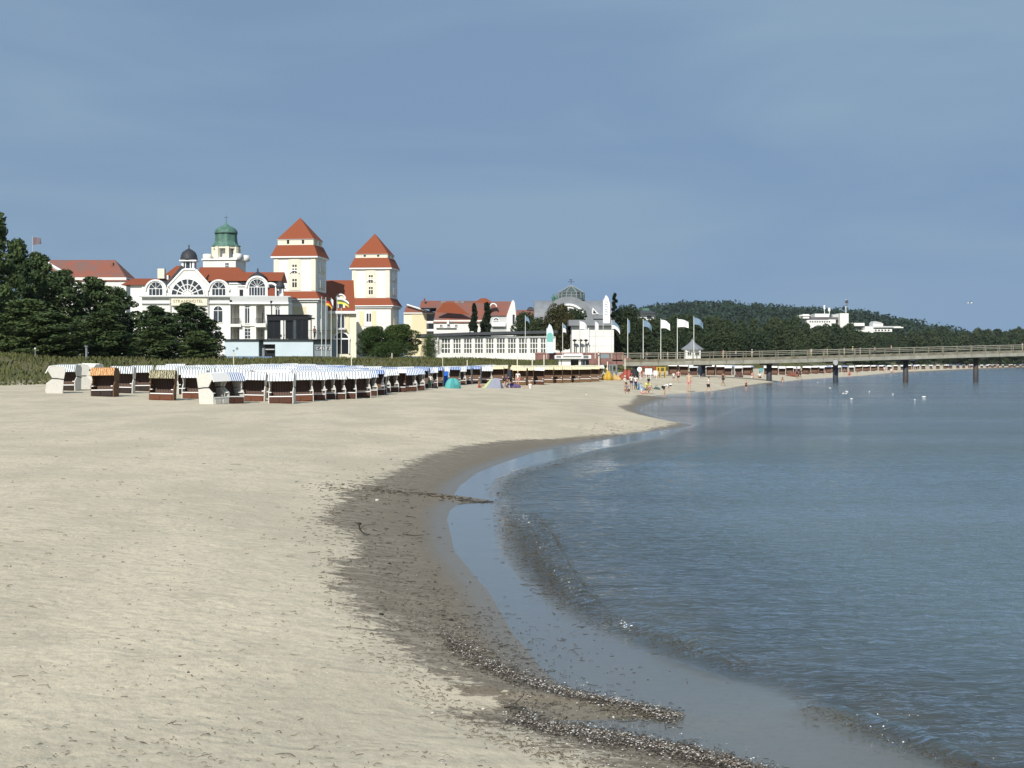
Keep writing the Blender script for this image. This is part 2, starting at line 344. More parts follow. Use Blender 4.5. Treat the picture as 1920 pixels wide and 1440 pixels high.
def sand_material():
    m, nt, N, L = nodes("beach_sand"); noise, rg, mix, mth, attr, mapv = mk(N, L)
    out = N("ShaderNodeOutputMaterial"); b = N("ShaderNodeBsdfPrincipled"); L(b.outputs[0], out.inputs[0])
    tc = N("ShaderNodeTexCoord"); O = tc.outputs['Object']
    edge = noise(mapv(O, (1.0, 1.4, 1)), 1.7, 7, .66, .9); edge2 = noise(mapv(O, (1.0, 1.2, 1)), 11, 5, .65, .5)
    e = mth('ADD', mth('MULTIPLY', mth('SUBTRACT', edge, .5), 1.9), mth('MULTIPLY', mth('SUBTRACT', edge2, .5), 1.1))
    dryf = rg(mth('ADD', attr('dry'), e), -.10, .08, 0, 1, True)
    # dry sand: wind-blown lighter and darker patches, footprints, grains and flecks of weed and shell
    big = noise(mapv(O, (1, .5, 1)), .35, 5, .55); mid = noise(mapv(O, (1.3, .8, 1)), 7.5, 5, .6, .5); fine = noise(O, 42, 4, .7)
    c = mix(rg(big, .40, .60), (.50, .442, .325), (.605, .532, .39)); c = mix(rg(noise(mapv(O, (1, .7, 1)), 1.3, 4, .6, .4), .50, .66, 0, .5), c, (.44, .385, .285))
    c = mix(rg(mid, .46, .68, 0, .55), c, (.40, .345, .25)); c = mix(rg(noise(mapv(O, (1, 1.3, 1)), 24, 4, .7, .7), .58, .68, 0, .6), c, (.27, .23, .165))
    c = mix(rg(fine, .52, .74, 0, .45), c, (.30, .26, .19)); c = mix(rg(fine, .22, .44, .35, 0), c, (.68, .64, .54))
    v = N("ShaderNodeTexVoronoi"); v.inputs['Scale'].default_value = 5.5; L(mapv(O, (1, 1, 1)), v.inputs['Vector'])
    fleck = mth('MULTIPLY', rg(v.outputs['Distance'], .07, .12, 1, 0), rg(noise(O, 1.3, 2), .50, .60, 0, .75)); c = mix(fleck, c, (.13, .105, .07))
    v2 = N("ShaderNodeTexVoronoi"); v2.inputs['Scale'].default_value = 3.1; v2.inputs['Randomness'].default_value = 1; L(O, v2.inputs['Vector'])
    c = mix(rg(v2.outputs['Distance'], .035, .05, .8, 0), c, (.78, .74, .66))
    # damp sand
    wn = noise(mapv(O, (1, 2.4, 1)), 4.0, 6, .65, .8)
    wc = mix(rg(wn, .38, .66), (.172, .138, .092), (.225, .186, .128)); wc = mix(rg(noise(O, 30, 4, .7), .55, .72, 0, .6), wc, (.10, .082, .058))
    wc = mix(mth('MULTIPLY', rg(noise(mapv(O, (1, 1.6, 1)), 3.1, 6, .65, .6), .47, .62, 0, .75), rg(attr('dry'), -1.3, -.1, .1, 1)), wc, (.36, .315, .235)); wc = mix(rg(noise(O, 17, 5, .7, .5), .53, .64, 0, .7), wc, (.075, .058, .040))
    sat = rg(attr('s'), .15, .65, 1, 0, True); wc = mix(mth('MULTIPLY', sat, .6), wc, (.17, .145, .10))
    deep = mth('MAXIMUM', rg(attr('s'), -3.2, -1.8, 1, 0, True), attr('offshore')); wc = mix(mth('MULTIPLY', deep, .9), wc, mix(rg(noise(O, .8, 4), .4, .6), (.075, .058, .030), (.038, .031, .020)))  # seabed colour darkened past the wavelet line to give the ripples their dark tone
    c = mix(dryf, wc, c)
    # dune soil and far land
    dn = rg(mth('ADD', attr('dune'), mth('MULTIPLY', noise(O, .9, 4), 3.0)), 1.5, 4.5, 0, 1, True)
    c = mix(dn, c, mix(rg(noise(O, .35, 5), .38, .62), (.100, .112, .042), (.150, .132, .064)))
    L(c, b.inputs['Base Color'])
    L(mix(dryf, mix(sat, (.62,) * 3, (.30,) * 3), (.95,) * 3), b.inputs['Roughness'])
    b.inputs['Specular IOR Level'].default_value = .25
    va = N("ShaderNodeVectorMath"); va.operation = 'ADD'; L(O, va.inputs[0]); nn = N("ShaderNodeTexNoise"); nn.inputs['Scale'].default_value = 1.3; L(O, nn.inputs['Vector']); L(nn.outputs['Color'], va.inputs[1]); noise_w = va.outputs[0]; v3 = N("ShaderNodeTexVoronoi"); v3.feature = 'SMOOTH_F1'; v3.inputs['Scale'].default_value = 4.2; v3.inputs['Smoothness'].default_value = .6; L(noise_w, v3.inputs['Vector'])
    bh = mth('ADD', mth('MULTIPLY', v3.outputs['Distance'], 1.1), mth('ADD', mth('MULTIPLY', noise(mapv(O, (1, .6, 1)), 14, 5, .65), 1.1), mth('MULTIPLY', noise(O, 3, 3), .5)))
    bp = N("ShaderNodeBump"); bp.inputs['Distance'].default_value = .024; L(bh, bp.inputs['Height']); L(mth('MULTIPLY_ADD', dryf, .5, .12), bp.inputs['Strength']); L(bp.outputs[0], b.inputs['Normal'])
    return m
SAND = sand_material()
_v = sdist(GX, GY, V_line); offs = sm(-.1, .35, np.where(inside(GX, GY, np.vstack([V_line, [(30, 9), (400, 100), (400, 400)]])), 1, -1) * _v) * (np.hypot(GX, GY) < 120)
ground = np_mesh("ground", np.stack([GX, GY, GH], -1), GQ, SAND, True, {'dry': dry, 's': GS, 'dune': GD, 'offshore': offs})
tag(ground, "pale sandy beach with dark damp strip along the curved shoreline", None, kind='structure')

def ridge(x, y, pts, amp, wid, lean=.35):
    line = np.array([P2(*p) for p in pts]); d = sdist(x, y, line)
    near = np.full(x.shape, 1e9); t = np.zeros(x.shape); tot = 0; n = len(line) - 1
    for i in range(n):
        ax, ay = line[i]; dx, dy = line[i + 1] - line[i]; l2 = dx * dx + dy * dy
        tt = ((x - ax) * dx + (y - ay) * dy) / l2; tc_ = np.clip(tt, 0, 1)
        dd_ = np.hypot(x - ax - tc_ * dx, y - ay - tc_ * dy); side = np.sign((x - ax) * dy - (y - ay) * dx)
        k = dd_ < near; near = np.where(k, dd_, near); t = np.where(k, (i + tc_) / n, t); tot = np.where(k, side * dd_, tot)
    w = np.where(tot < 0, wid * .55, wid * 1.7)       # steep towards the beach, long towards the sea
    fade = np.clip(np.minimum(t, 1 - t) * 5, 0, 1)
    return amp * np.exp(-(d / w) ** 2) * fade * (1 + .25 * lumps(x, y, 5))
def rip_near(x, y): return sm(-.1, .8, np.where(inside(x, y, np.vstack([V_line, [(30, 9), (400, 100), (400, 400)]])) | (np.hypot(x, y) > 70), 1, -1) * sdist(x, y, V_line)) * (1 - sm(30, 60, np.hypot(x, y)))
wm = (GS < 1.2)
keep = wm[GQ].all(1); idx = np.unique(GQ[keep]); remap = np.full(len(GX), -1); remap[idx] = np.arange(len(idx))
wx, wy, ws = GX[idx], GY[idx], GS[idx]
wz = np.zeros(len(idx))
near = np.hypot(wx, wy) < 90; nx, ny = wx[near], wy[near]
zz = ridge(nx, ny, [(958, 962), (992, 975), (1025, 1003), (1048, 1045), (1075, 1092), (1112, 1140), (1140, 1165)], .095, .16)
zz += ridge(nx, ny, [(1150, 1158), (1195, 1180), (1255, 1195), (1310, 1212), (1345, 1240), (1410, 1258)], .09, .13)
zz += ridge(nx, ny, [(1500, 1318), (1600, 1350), (1700, 1383), (1790, 1422), (1870, 1455)], .10, .13)
zz += ridge(nx, ny, [(932, 948), (930, 922), (945, 898), (985, 879), (1060, 860), (1130, 843), (1200, 828)], .07, .12)
zz += ridge(nx, ny, [(1380, 835), (1250, 862), (1130, 890), (1060, 915)], .035, .3)
zz += ridge(nx, ny, [(1200, 1215), (1290, 1250), (1370, 1275)], .02, .08)
zz += np.clip(-ws[near] - .6, 0, 1) * .007 * lumps(nx, ny, 1.7)
zz += .024 * rip_near(nx, ny) * (lumps(nx * .75 + 3, ny * 1.5, 4.1) + .6 * lumps(nx * .8, ny * 1.4 + 9, 9.0))
wz[near] = zz
# ripples are calm on the thin film by the beach
vd = sdist(wx, wy, V_line)
VP = np.vstack([V_line, [(30, 9), (400, 100), (400, 400)]])
rip = sm(-.25, .5, np.where(inside(wx, wy, VP) | (np.hypot(wx, wy) > 70), 1, -1) * vd) * sm(0, .6, -ws)
rip = rip * (1 - .68 * sm(40, 130, np.hypot(wx, wy))) * (1 + 1.3 * np.exp(-(vd / .9) ** 2) * (np.hypot(wx, wy) < 60))
def water_material():
    m, nt, N, L = nodes("sea_water"); noise, rg, mix, mth, attr, mapv = mk(N, L)
    out = N("ShaderNodeOutputMaterial"); tc = N("ShaderNodeTexCoord"); O = tc.outputs['Object']
    cd = N("ShaderNodeCameraData")
    wind = noise(mapv(O, (.35, 1.0, 1), .12), .07, 5, .6)
    h = mth('ADD', mth('MULTIPLY', noise(mapv(O, (.75, 1.5, 1), .12), 3.4, 3, .55, .4), 1.0), mth('MULTIPLY', noise(mapv(O, (.55, 1.25, 1), -.1), .85, 3, .5, .3), 3.2))
    h = mth('ADD', h, mth('MULTIPLY', noise(mapv(O, (.8, 1.3, 1)), 11, 2, .5), .22))
    bp = N("ShaderNodeBump"); bp.inputs['Distance'].default_value = .10; L(h, bp.inputs['Height'])
    st = mth('MULTIPLY', mth('MULTIPLY_ADD', attr('rip'), .90, .02), rg(wind, .40, .60, .45, 1.35)); L(st, bp.inputs['Strength'])
    fr = N("ShaderNodeFresnel"); fr.inputs['IOR'].default_value = 1.333; L(bp.outputs[0], fr.inputs['Normal'])
    gl = N("ShaderNodeBsdfGlossy"); L(bp.outputs[0], gl.inputs['Normal']); gl.inputs['Roughness'].default_value = .09; gl.inputs['Color'].default_value = (1, 1, 1, 1)
    tr = N("ShaderNodeBsdfTransparent"); tr.inputs[0].default_value = (.93, .95, .93, 1)
    di = N("ShaderNodeBsdfDiffuse"); dc = mix(rg(noise(mapv(O, (.5, 1, 1)), .05, 4), .4, .62), (.092, .136, .152), (.110, .152, .162)); L(dc, di.inputs[0])
    bd = N("ShaderNodeMixShader"); L(rg(attr('s'), -6.5, -.35, 1, .0, True), bd.inputs[0]); L(tr.outputs[0], bd.inputs[1]); L(di.outputs[0], bd.inputs[2])
    ge = N("ShaderNodeNewGeometry"); ff = mth('MULTIPLY', fr.outputs[0], rg(ge.outputs['Backfacing'], 0, 1, 1, .03))
    mx = N("ShaderNodeMixShader"); L(ff, mx.inputs[0]); L(bd.outputs[0], mx.inputs[1]); L(gl.outputs[0], mx.inputs[2]); L(mx.outputs[0], out.inputs[0])
    return m
WATER = water_material()
sea = np_mesh("sea", np.stack([wx, wy, wz], -1), remap[GQ[keep]], WATER, True, {'s': ws, 'rip': rip})
tag(sea, "calm shallow sea with small ripples lapping the curved beach", None, kind='structure')

# ---------------------------------------------------------------- clumps of leaves as many small faces
def leaf_quads(C, size, flat=.5, asp=.45):
    """one small quad per centre, turned at random, mostly lying"""
    n = len(C); u = rng.normal(size=(n, 3)); u[:, 2] *= flat; u /= np.linalg.norm(u, axis=1)[:, None]
    w = rng.normal(size=(n, 3)); w -= (w * u).sum(1)[:, None] * u; w /= np.linalg.norm(w, axis=1)[:, None]
    s = size * rng.uniform(.6, 1.3, (n, 1)); a = u * s; b = w * s * asp
    V = np.stack([C - a * .9, C + b * .9 - a * .1, C + a, C - b], 1).reshape(-1, 3); Q = np.arange(4 * n).reshape(-1, 4)
    return V, Q
def clump(c, rx, rz, n):
    d = rng.normal(size=(n, 3)); d /= np.linalg.norm(d, axis=1)[:, None]; d *= rng.uniform(.45, 1, (n, 1)) ** .5
    return np.array(c) + d * np.array([rx, rx, rz])
def tree_parts(kind, H, Wd, seed, dens=1.0, leaf=.34):
    """trunk with limbs and a crown; returns two meshes"""
    rr = np.random.default_rng(seed); mb = MB(); cs = []
    tw = .022 * H; top = H * .93; lean = rr.uniform(-.03, .03, 2) * H
    P = lambda z: (lean[0] * z / H + .012 * H * math.sin(z * .5 + seed), lean[1] * z / H, z)
    zs = np.linspace(0, top, 6)
    for a, b in zip(zs[:-1], zs[1:]): mb.tube(P(a - (.6 if a == 0 else 0)), P(b), tw * (1 - .85 * a / top), tw * (1 - .85 * b / top), 7)
    nl = {'pine': 34, 'round': 26, 'cypress': 30, 'cone': 30, 'shrub': 14}[kind]
    for i in range(nl):
        f = (i + .5) / nl
        if kind == 'pine': z = H * (.12 + .84 * f); r = Wd / 2 * (math.sin(math.pi * min(1, .30 + .70 * f)) ** .7 * .9 + .06) * rr.uniform(.45, 1.0)
        elif kind == 'round': z = H * (.30 + .64 * f); r = Wd / 2 * math.sqrt(max(.03, 1 - (2 * f - .85) ** 2 / 1.6)) * rr.uniform(.35, .85)
        elif kind == 'shrub': z = H * (.2 + .65 * f); r = Wd / 2 * math.sqrt(max(.05, 1 - f * f)) * rr.uniform(.2, .8)
        elif kind == 'cypress': z = H * (.06 + .9 * f); r = Wd / 2 * (1 - .92 * f ** 1.4) * rr.uniform(.1, .55)
        else: z = H * (.08 + .88 * f); r = Wd / 2 * (1 - .93 * f) * rr.uniform(.35, .9)
        a = i * 2.399 + rr.uniform(-.5, .5); c = (P(z)[0] + r * math.cos(a), P(z)[1] + r * math.sin(a), z)
        if kind not in ('cypress',): mb.tube(P(max(z - r * .45, .1 * H)), c, tw * .34, tw * .08, 5)
        cr = {'pine': Wd * .155, 'round': Wd * .2, 'cypress': Wd * .30 * (1.12 - .9 * f), 'cone': Wd * .13 * (1.25 - f), 'shrub': Wd * .24}[kind] * rr.uniform(.75, 1.25)
        cz_ = cr * {'pine': .52, 'round': .75, 'cypress': 1.5, 'cone': .6, 'shrub': .8}[kind]
        cs.append(clump(c, cr, cz_, int((150 if kind == 'pine' else 260) * dens)))
        if kind in ('pine', 'round', 'shrub'):   # a second tuft nearer the trunk keeps the crown closed
            c2 = (P(z)[0] + r * .45 * math.cos(a), P(z)[1] + r * .45 * math.sin(a), z - .02 * H); cs.append(clump(c2, cr * 1.05, cz_ * 1.1, int(85 * dens)))
    C = np.vstack(cs); V, Q = leaf_quads(C, leaf, .55 if kind != 'cypress' else 2.0)
    return mb, V, Q
PINE_L = leaf_mat("pine_needles", (.030, .054, .022), (.080, .112, .038))
LEAF_L = leaf_mat("broad_leaves", (.020, .042, .012), (.060, .090, .022))
LEAF_D = leaf_mat("belt_foliage", (.020, .036, .018), (.050, .068, .028))
CYP_L = leaf_mat("dark_cypress_foliage", (.012, .022, .012), (.028, .042, .018))
OLIVE_L = leaf_mat("reddish_foliage", (.036, .042, .015), (.075, .062, .024))
def make_tree(name, kind, H, Wd, seed, lm, dens=1.0, leaf=.34):
    t = empty(name, (0, 0, 0)); mb, V, Q = tree_parts(kind, H, Wd, seed, dens, leaf)
    mb.build("trunk", BARK, t); np_mesh("crown", V, Q, lm, parent=t); return t
TREES = {}
def tree(name, key, kind, lm, x, y, z, H, Wd, label, group, dens=1.0, leaf=.34, cat='tree', variants=3):
    """a tree of its own, built once per variant at unit-like size and copied"""
    k = (key, random.randrange(variants)); base = 16.0
    if k not in TREES:
        o = make_tree(name, kind, base, base * {'pine': .62, 'round': .8, 'cypress': .22, 'cone': .42, 'shrub': 1.3}[kind], hash(k[0]) % 97 * 10 + k[1] + 3 if False else (sum(map(ord, k[0])) * 7 + k[1]), lm, dens, leaf); TREES[k] = o
    else: o = copy_tree(TREES[k]); o.name = name
    bw = base * {'pine': .62, 'round': .8, 'cypress': .22, 'cone': .42, 'shrub': 1.3}[kind]
    o.location = (x, y, z); o.rotation_euler = (0, 0, random.uniform(0, 6.28)); o.scale = (Wd / bw * .93, Wd / bw * .93, H / base)
    tag(o, label, cat, group); return o

# dune grass: tufts of blades, thousands of them
def dune_grass():
    n = 0; Vs, Qs = [], []
    xs = rng.uniform(-75, 130, 700000); ys = rng.uniform(80, 620, 700000)
    ang = np.abs(xs / ys); k = ang < .40; xs, ys = xs[k], ys[k]
    h, s, dd = height(xs, ys); k = (dd > -1.5) & (dd < 30) & (rng.random(len(xs)) < np.clip(1.2 * 170 / ys, .25, 1)); xs, ys, h, dd = xs[k][:110000], ys[k][:110000], h[k][:110000], dd[k][:110000]
    n = len(xs); g = rng.uniform(.22, .52, n) * np.where(dd < 1, .6, 1) * (1 + .5 * lumps(xs, ys, .3)); wd = rng.uniform(.04, .13, n); a = rng.uniform(0, math.pi, n)
    lx, ly = rng.normal(0, .16, n), rng.normal(0, .16, n)
    B = np.stack([xs, ys, h - .05], -1); u = np.stack([np.cos(a) * wd, np.sin(a) * wd, 0 * a], -1); T = B + np.stack([lx, ly, g], -1)
    V = np.stack([B - u, B + u, T + u * .35, T - u * .35], 1).reshape(-1, 3)
    o = np_mesh("dune_grass", V, np.arange(4 * n).reshape(-1, 4), leaf_mat("dune_grass_blades", (.072, .086, .026), (.150, .135, .066), .9))
    tag(o, "dry olive and brown grass covering the low dune behind the beach", "grass", kind='stuff')
dune_grass()

# ---------------------------------------------------------------- trees
PG = "dark pines in front of the white hotel"
for i, (px, top, wpx, Y, lab) in enumerate([
    (-18, 388, 112, 168, "tall dark pine cut by the frame's edge, the highest of the pines"),
    (34, 446, 74, 178, "dark pine with a ragged top next to the tallest pine"),
    (70, 470, 88, 186, "dark pine reaching up under the small flag in the sky"),
    (118, 503, 112, 176, "broad dark pine below the white gable edge of the long red roof"),
    (174, 517, 110, 182, "round-topped dark pine in the middle of the pine group"),
    (226, 538, 92, 190, "dark pine covering the foot of the white hotel's corner"),
    (40, 560, 150, 160, "low spreading pine in front of the tallest pines"),
    (108, 585, 140, 158, "low wide pine by the dune crest behind the profile chair"),
    (196, 584, 120, 165, "low dense pine standing before the round-topped pine"),
    (290, 572, 95, 186, "pine whose top reaches the arched windows of the white hotel"),
    (352, 566, 110, 192, "pine rising under the hotel name sign"),
    (296, 612, 100, 172, "low pine in front of the hotel's ground floor"),
    (392, 596, 62, 196, "thin ragged pine at the end of the pine group, white wall showing through"),
    (372, 620, 80, 180, "small low pine beside the thin ragged pine")]):
    x = PX(px, Y); z = gz(x, Y) - .3; H = PZ(top, Y) - z
    tree("pine_tree", "beach_pine", 'pine', PINE_L, x, Y, z, H, wpx * Y / F * 1.12, lab, PG, 1.25, .36, variants=4)
for px, top, wpx, Y, lab, lm, kind, nm in [
    (700, 612, 62, 262, "small broad-leaved tree with a bare trunk beside the arched hotel entrance", LEAF_L, 'round', "broadleaf_tree"),
    (748, 608, 74, 268, "dense green tree between the arched entrance and the yellow house", LEAF_L, 'round', "broadleaf_tree"),
    (725, 640, 90, 258, "low green bush under the two rounded trees", LEAF_L, 'shrub', "bush"),
    (806, 628, 42, 300, "dark green bush at the end of the long glass pavilion", LEAF_L, 'shrub', "bush"),
    (887, 566, 27, 345, "slim dark cypress with the pointed top, first of the pair", CYP_L, 'cypress', "cypress_tree"),
    (909, 564, 34, 352, "slightly wider dark cypress, second of the pair", CYP_L, 'cypress', "cypress_tree"),
    (985, 588, 50, 420, "dark rounded tree behind the pavilion roof beside the narrow white gable", LEAF_D, 'round', "broadleaf_tree"),
    (1010, 598, 46, 400, "dark tree between the two flags behind the pavilion roof", LEAF_D, 'round', "broadleaf_tree"),
    (1052, 572, 58, 345, "reddish-brown tree in front of the white arched gable", OLIVE_L, 'round', "broadleaf_tree"),
    (1082, 582, 50, 350, "green tree in front of the grey barrel roof", LEAF_D, 'round', "broadleaf_tree"),
    (1155, 545, 40, 360, "tall dark conifer rising behind the lettered banner", CYP_L, 'cone', "conifer_tree"),
    (1176, 575, 54, 365, "olive tree next to the tall dark conifer", LEAF_D, 'round', "broadleaf_tree"),
    (1168, 612, 50, 345, "low tree beside the white hall's corner", LEAF_D, 'round', "broadleaf_tree")]:
    x = PX(px, Y); z = gz(x, Y) - .3; H = PZ(top, Y) - z
    tree(nm, nm + lm.name, kind, lm, x, Y, z, H, wpx * Y / F * 1.1, lab, None, 2.4 if Y < 300 else 1.3, .34 if Y < 300 else .42, variants=1, cat='bush' if nm == 'bush' else 'tree')
# the belt of woodland behind the pier, each tree one object
BZ = [(1190, 1262, "behind the first flagpoles"), (1262, 1330, "behind the small pointed-roof kiosk"), (1330, 1440, "behind the pier's shore end"), (1440, 1560, "behind the pier left of the hillside hotel"),
      (1560, 1700, "under the white hillside houses"), (1700, 1800, "behind the pier, in the hazy stretch"), (1800, 2000, "behind the pier at the frame's far edge")]
def zone(px):
    for a, b, t in BZ:
        if px < b: return t
    return BZ[-1][2]
def top_at(px): return float(np.interp(px, [1150, 1190, 1240, 1300, 1380, 1450, 1500, 1540, 1580, 1610, 1640, 1700, 1725, 1750, 1775, 1810, 1850, 1880, 1905, 1960], [590, 598, 600, 590, 597, 602, 600, 612, 600, 622, 622, 622, 612, 612, 618, 617, 613, 618, 615, 614]))
def Yb(px): return float(np.interp(px, [1150, 1300, 1500, 1700, 1920], [385, 470, 640, 950, 1250]))
BC = {}
for rowi, (dy, tdrop, step) in enumerate([(1.0, 30, 1.0), (1.16, 14, 1.0), (1.36, 0, 1.05)]):
    px = 1188 + rowi * 9
    while px < 1945:
        Y = Yb(px) * dy * random.uniform(.97, 1.03); x = PX(px, Y); z = gz(x, Y) - .3
        H = (PZ(top_at(px) + tdrop * (1 - (px - 1190) / 1500) + random.uniform(-4, 7), Y) - z); wpx = random.uniform(27, 46)
        k = random.random(); deep = "front" if rowi == 0 else ("middle" if rowi == 1 else "back")
        cnt = BC[rowi] = BC.get(rowi, -1) + 1
        if k < .6: tree("pine_tree", "belt_pine", 'pine', LEAF_D, x, Y, z, H, wpx * Y / F, f"dark pine, {ORD[cnt]} from the left in the {deep} row of the wood behind the pier", "trees of the wood behind the pier", .40, .85, variants=3)
        else: tree("broadleaf_tree", "belt_round", 'round', LEAF_D, x, Y, z, H, wpx * Y / F, f"rounded tree, {ORD[cnt]} from the left in the {deep} row of the wood behind the pier", "trees of the wood behind the pier", .42, .85, variants=3)
        px += random.uniform(15, 23) * step

# wooded headland
def hill():
    Y0 = 2150.0
    ox = [1060, 1120, 1180, 1215, 1240, 1280, 1330, 1370, 1420, 1470, 1520, 1560, 1600, 1625, 1650, 1670, 1690, 1715, 1760]
    oy = [600, 590, 582, 572, 567, 563, 562, 568, 572, 575, 575, 577, 587, 595, 604, 614, 624, 637, 650]
    def hz(x, y):
        px_ = CX + x / Y0 * F; top = CZ - (np.interp(px_, ox, oy) - HY) / F * Y0 - 16; top = np.maximum(top, 3)
        return 2.2 + (top - 2.2) * sm(1250, Y0, y) * (1 - .9 * sm(Y0, 2900, y))
    xs = np.linspace(40, 640, 70); ys = np.linspace(1250, 2900, 60); X, Yy = np.meshgrid(xs, ys); Z = hz(X, Yy) + 2.5 * lumps(X, Yy, .02)
    X, Yy, Z = X.ravel(), Yy.ravel(), Z.ravel()
    e = (X < xs[1]) | (X > xs[-2]) | (Yy < ys[1]) | (Yy > ys[-2]); Z = np.where(e, -3, Z)
    i = np.arange(59)[:, None] * 70; j = np.arange(69)[None, :]; Q = np.stack([i + j, i + j + 1, i + j + 71, i + j + 70], -1).reshape(-1, 4)
    h = np_mesh("hill", np.stack([X, Yy, Z], -1), Q, mat("forest_floor", (.03, .04, .02), .95), True); tag(h, "long wooded headland rising behind the bay", None, kind='structure')
    n = 2600; x = rng.uniform(60, 600, n); y = rng.uniform(1330, 2350, n); r = rng.uniform(3.5, 11, n) * (1 + .3 * lumps(x, y, .03)); z = hz(x, y) + np.maximum(0, r - 7) * .5
    cs = [clump((x[k], y[k], z[k] + 6.0), r[k], r[k] * .85, 34) for k in range(n)]
    V, Q = leaf_quads(np.vstack(cs), 2.3, .8, .6)
    f = np_mesh("forest", V, Q, leaf_mat("hill_foliage", (.011, .028, .019), (.026, .047, .031))); tag(f, "dense forest covering the headland across the bay", "forest", kind='stuff')
    return hz
HILLZ = hill()
# ---------------------------------------------------------------- buildings
class Bld:
    """a building as an Empty at its base; parts are given in photograph pixels at its own distance"""
    def __init__(s, name, px, Y, label, cat='building', rz=0, z=None, group=None):
        s.Y = Y; s.px = px; x = PX(px, Y); s.z0 = gz(x, Y) - .4 if z is None else z
        s.e = empty(name, (x, Y, s.z0), rz, label, cat, group); s.k = Y / F
    def X(s, px): return (px - s.px) * s.k
    def Z(s, py): return PZ(py, s.Y) - s.z0
    def part(s, name, m, mb, parent=None, smooth=False): return mb.build(name, m, parent or s.e, smooth)
    def slab(s, name, m, a, b, t, u, y0=0, y1=.3, parent=None):    # box from pixels a..b across, t..u down
        return s.part(name, m, MB().box(s.X(a), s.X(b), y0, y1, s.Z(u), s.Z(t)), parent)
    def poly(s, name, m, pts, y0, y1, parent=None):
        p = [(s.X(a), s.Z(b)) for a, b in pts]
        ar = sum(p[i][0] * p[(i + 1) % len(p)][1] - p[(i + 1) % len(p)][0] * p[i][1] for i in range(len(p)))
        return s.part(name, m, MB().prismy(p if ar > 0 else p[::-1], y0, y1), parent)
    def rooff(s, name, m, eave, ridge, y0, y1, parent=None, thick=.25):
        """sloping roof face: eave (px0, px1, py) at depth y0, ridge (px0, px1, py) at depth y1, with a fall at the back"""
        (a, b, c), (d, e, f) = eave, ridge; xa, xb, zc, xd, xe, zf = s.X(a), s.X(b), s.Z(c), s.X(d), s.X(e), s.Z(f); y2 = y1 + (y1 - y0)
        v = [(xa, y0, zc), (xb, y0, zc), (xe, y1, zf), (xd, y1, zf), (xa, y2, zc), (xb, y2, zc)]
        return s.part(name, m, MB().add(v, [(0, 1, 2, 3), (3, 2, 5, 4), (1, 5, 2), (0, 3, 4), (0, 4, 5, 1)]), parent)
    def window(s, a, b, t, u, y=0, nx=2, nz=2, fr=.12, parent=None, frm=TRIM, gl=None):
        """frame with crossing bars standing proud, glass behind it"""
        xa, xb, za, zb = s.X(a), s.X(b), s.Z(u), s.Z(t); mb = MB(); w = fr
        mb.box(xa, xa + w, y - .16, y, za, zb).box(xb - w, xb, y - .16, y, za, zb).box(xa + w, xb - w, y - .157, y, za, za + w).box(xa + w, xb - w, y - .157, y, zb - w, zb)
        for i in range(1, nx): c = xa + (xb - xa) * i / nx; mb.box(c - w * .4, c + w * .4, y - .13, y - .05, za + w, zb - w)
        for i in range(1, nz): c = za + (zb - za) * i / nz; mb.box(xa + w, xb - w, y - .127, y - .053, c - w * .4, c + w * .4)
        f = s.part("window", frm, mb, parent); s.part("pane", gl or GLASS, MB().box(xa + w * .6, xb - w * .6, y - .06, y + .02, za + w * .6, zb - w * .6), f if parent is None else parent); return f
    def archwin(s, cx, base, top, half, y=0, bars=3, rect=None, fr=.16, arc=True):
        """round-headed window: glass with a curved frame, spokes and, below, upright bars"""
        x, z0, r = s.X(cx), s.Z(base), half * s.k; zt = s.Z(top); rz = min(r, zt - z0); zc = zt - rz; mb = MB()
        mb.arc(x, zc, rz - fr, fr, y - .18, y, n=16, sx=r / rz)
        mb.box(x - r, x - r + fr, y - .18, y, z0, zc).box(x + r - fr, x + r, y - .18, y, z0, zc) if zc > z0 + .1 else None
        mb.box(x - r, x + r, y - .19, y, z0 - fr * .5, z0 + fr * .5)
        if zc > z0 + .3: mb.box(x - r + fr, x + r - fr, y - .15, y - .02, zc - fr * .45, zc + fr * .45)
        n = bars
        for i in range(1, n + 1):
            t = math.pi * i / (n + 1); mb.tube((x, y - .1, zc), (x + math.cos(t) * (r - fr), y - .1, zc + math.sin(t) * (rz - fr)), fr * .38, n=4)
            if zc > z0 + .3: c = x - r + 2 * r * i / (n + 1); mb.box(c - fr * .4, c + fr * .4, y - .14, y - .03, z0, zc)
        f = s.part("arched_window", TRIM, mb)
        g = MB().half(x, zc, rz - fr * .6, y - .05, y + .03, sx=r / rz)
        if zc > z0 + .1: g.box(x - r + fr * .5, x + r - fr * .5, y - .052, y + .028, z0, zc - .004)
        s.part("pane", GLASS, g, f); return f

# --- long red-roofed house far left
b = Bld("gabled_house", 150, 520, "house with a long weathered red roof and white gable edge rising above the pines")
b.slab("wall", W_, 78, 236, 520, 668, .5, 18)
b.rooff("roof", REDOLD, (96, 240, 527), (78, 203, 484), 0, 9)
b.part("gable_edge", TRIM, MB().tube((b.X(66), -.2, b.Z(480)), (b.X(132), -.2, b.Z(519)), .55, n=4).tube((b.X(60), -.2, b.Z(486)), (b.X(104), -.2, b.Z(532)), .3, n=4))
b.slab("chimney", REDOLD, 200, 203, 490, 498, 6, 7.5)

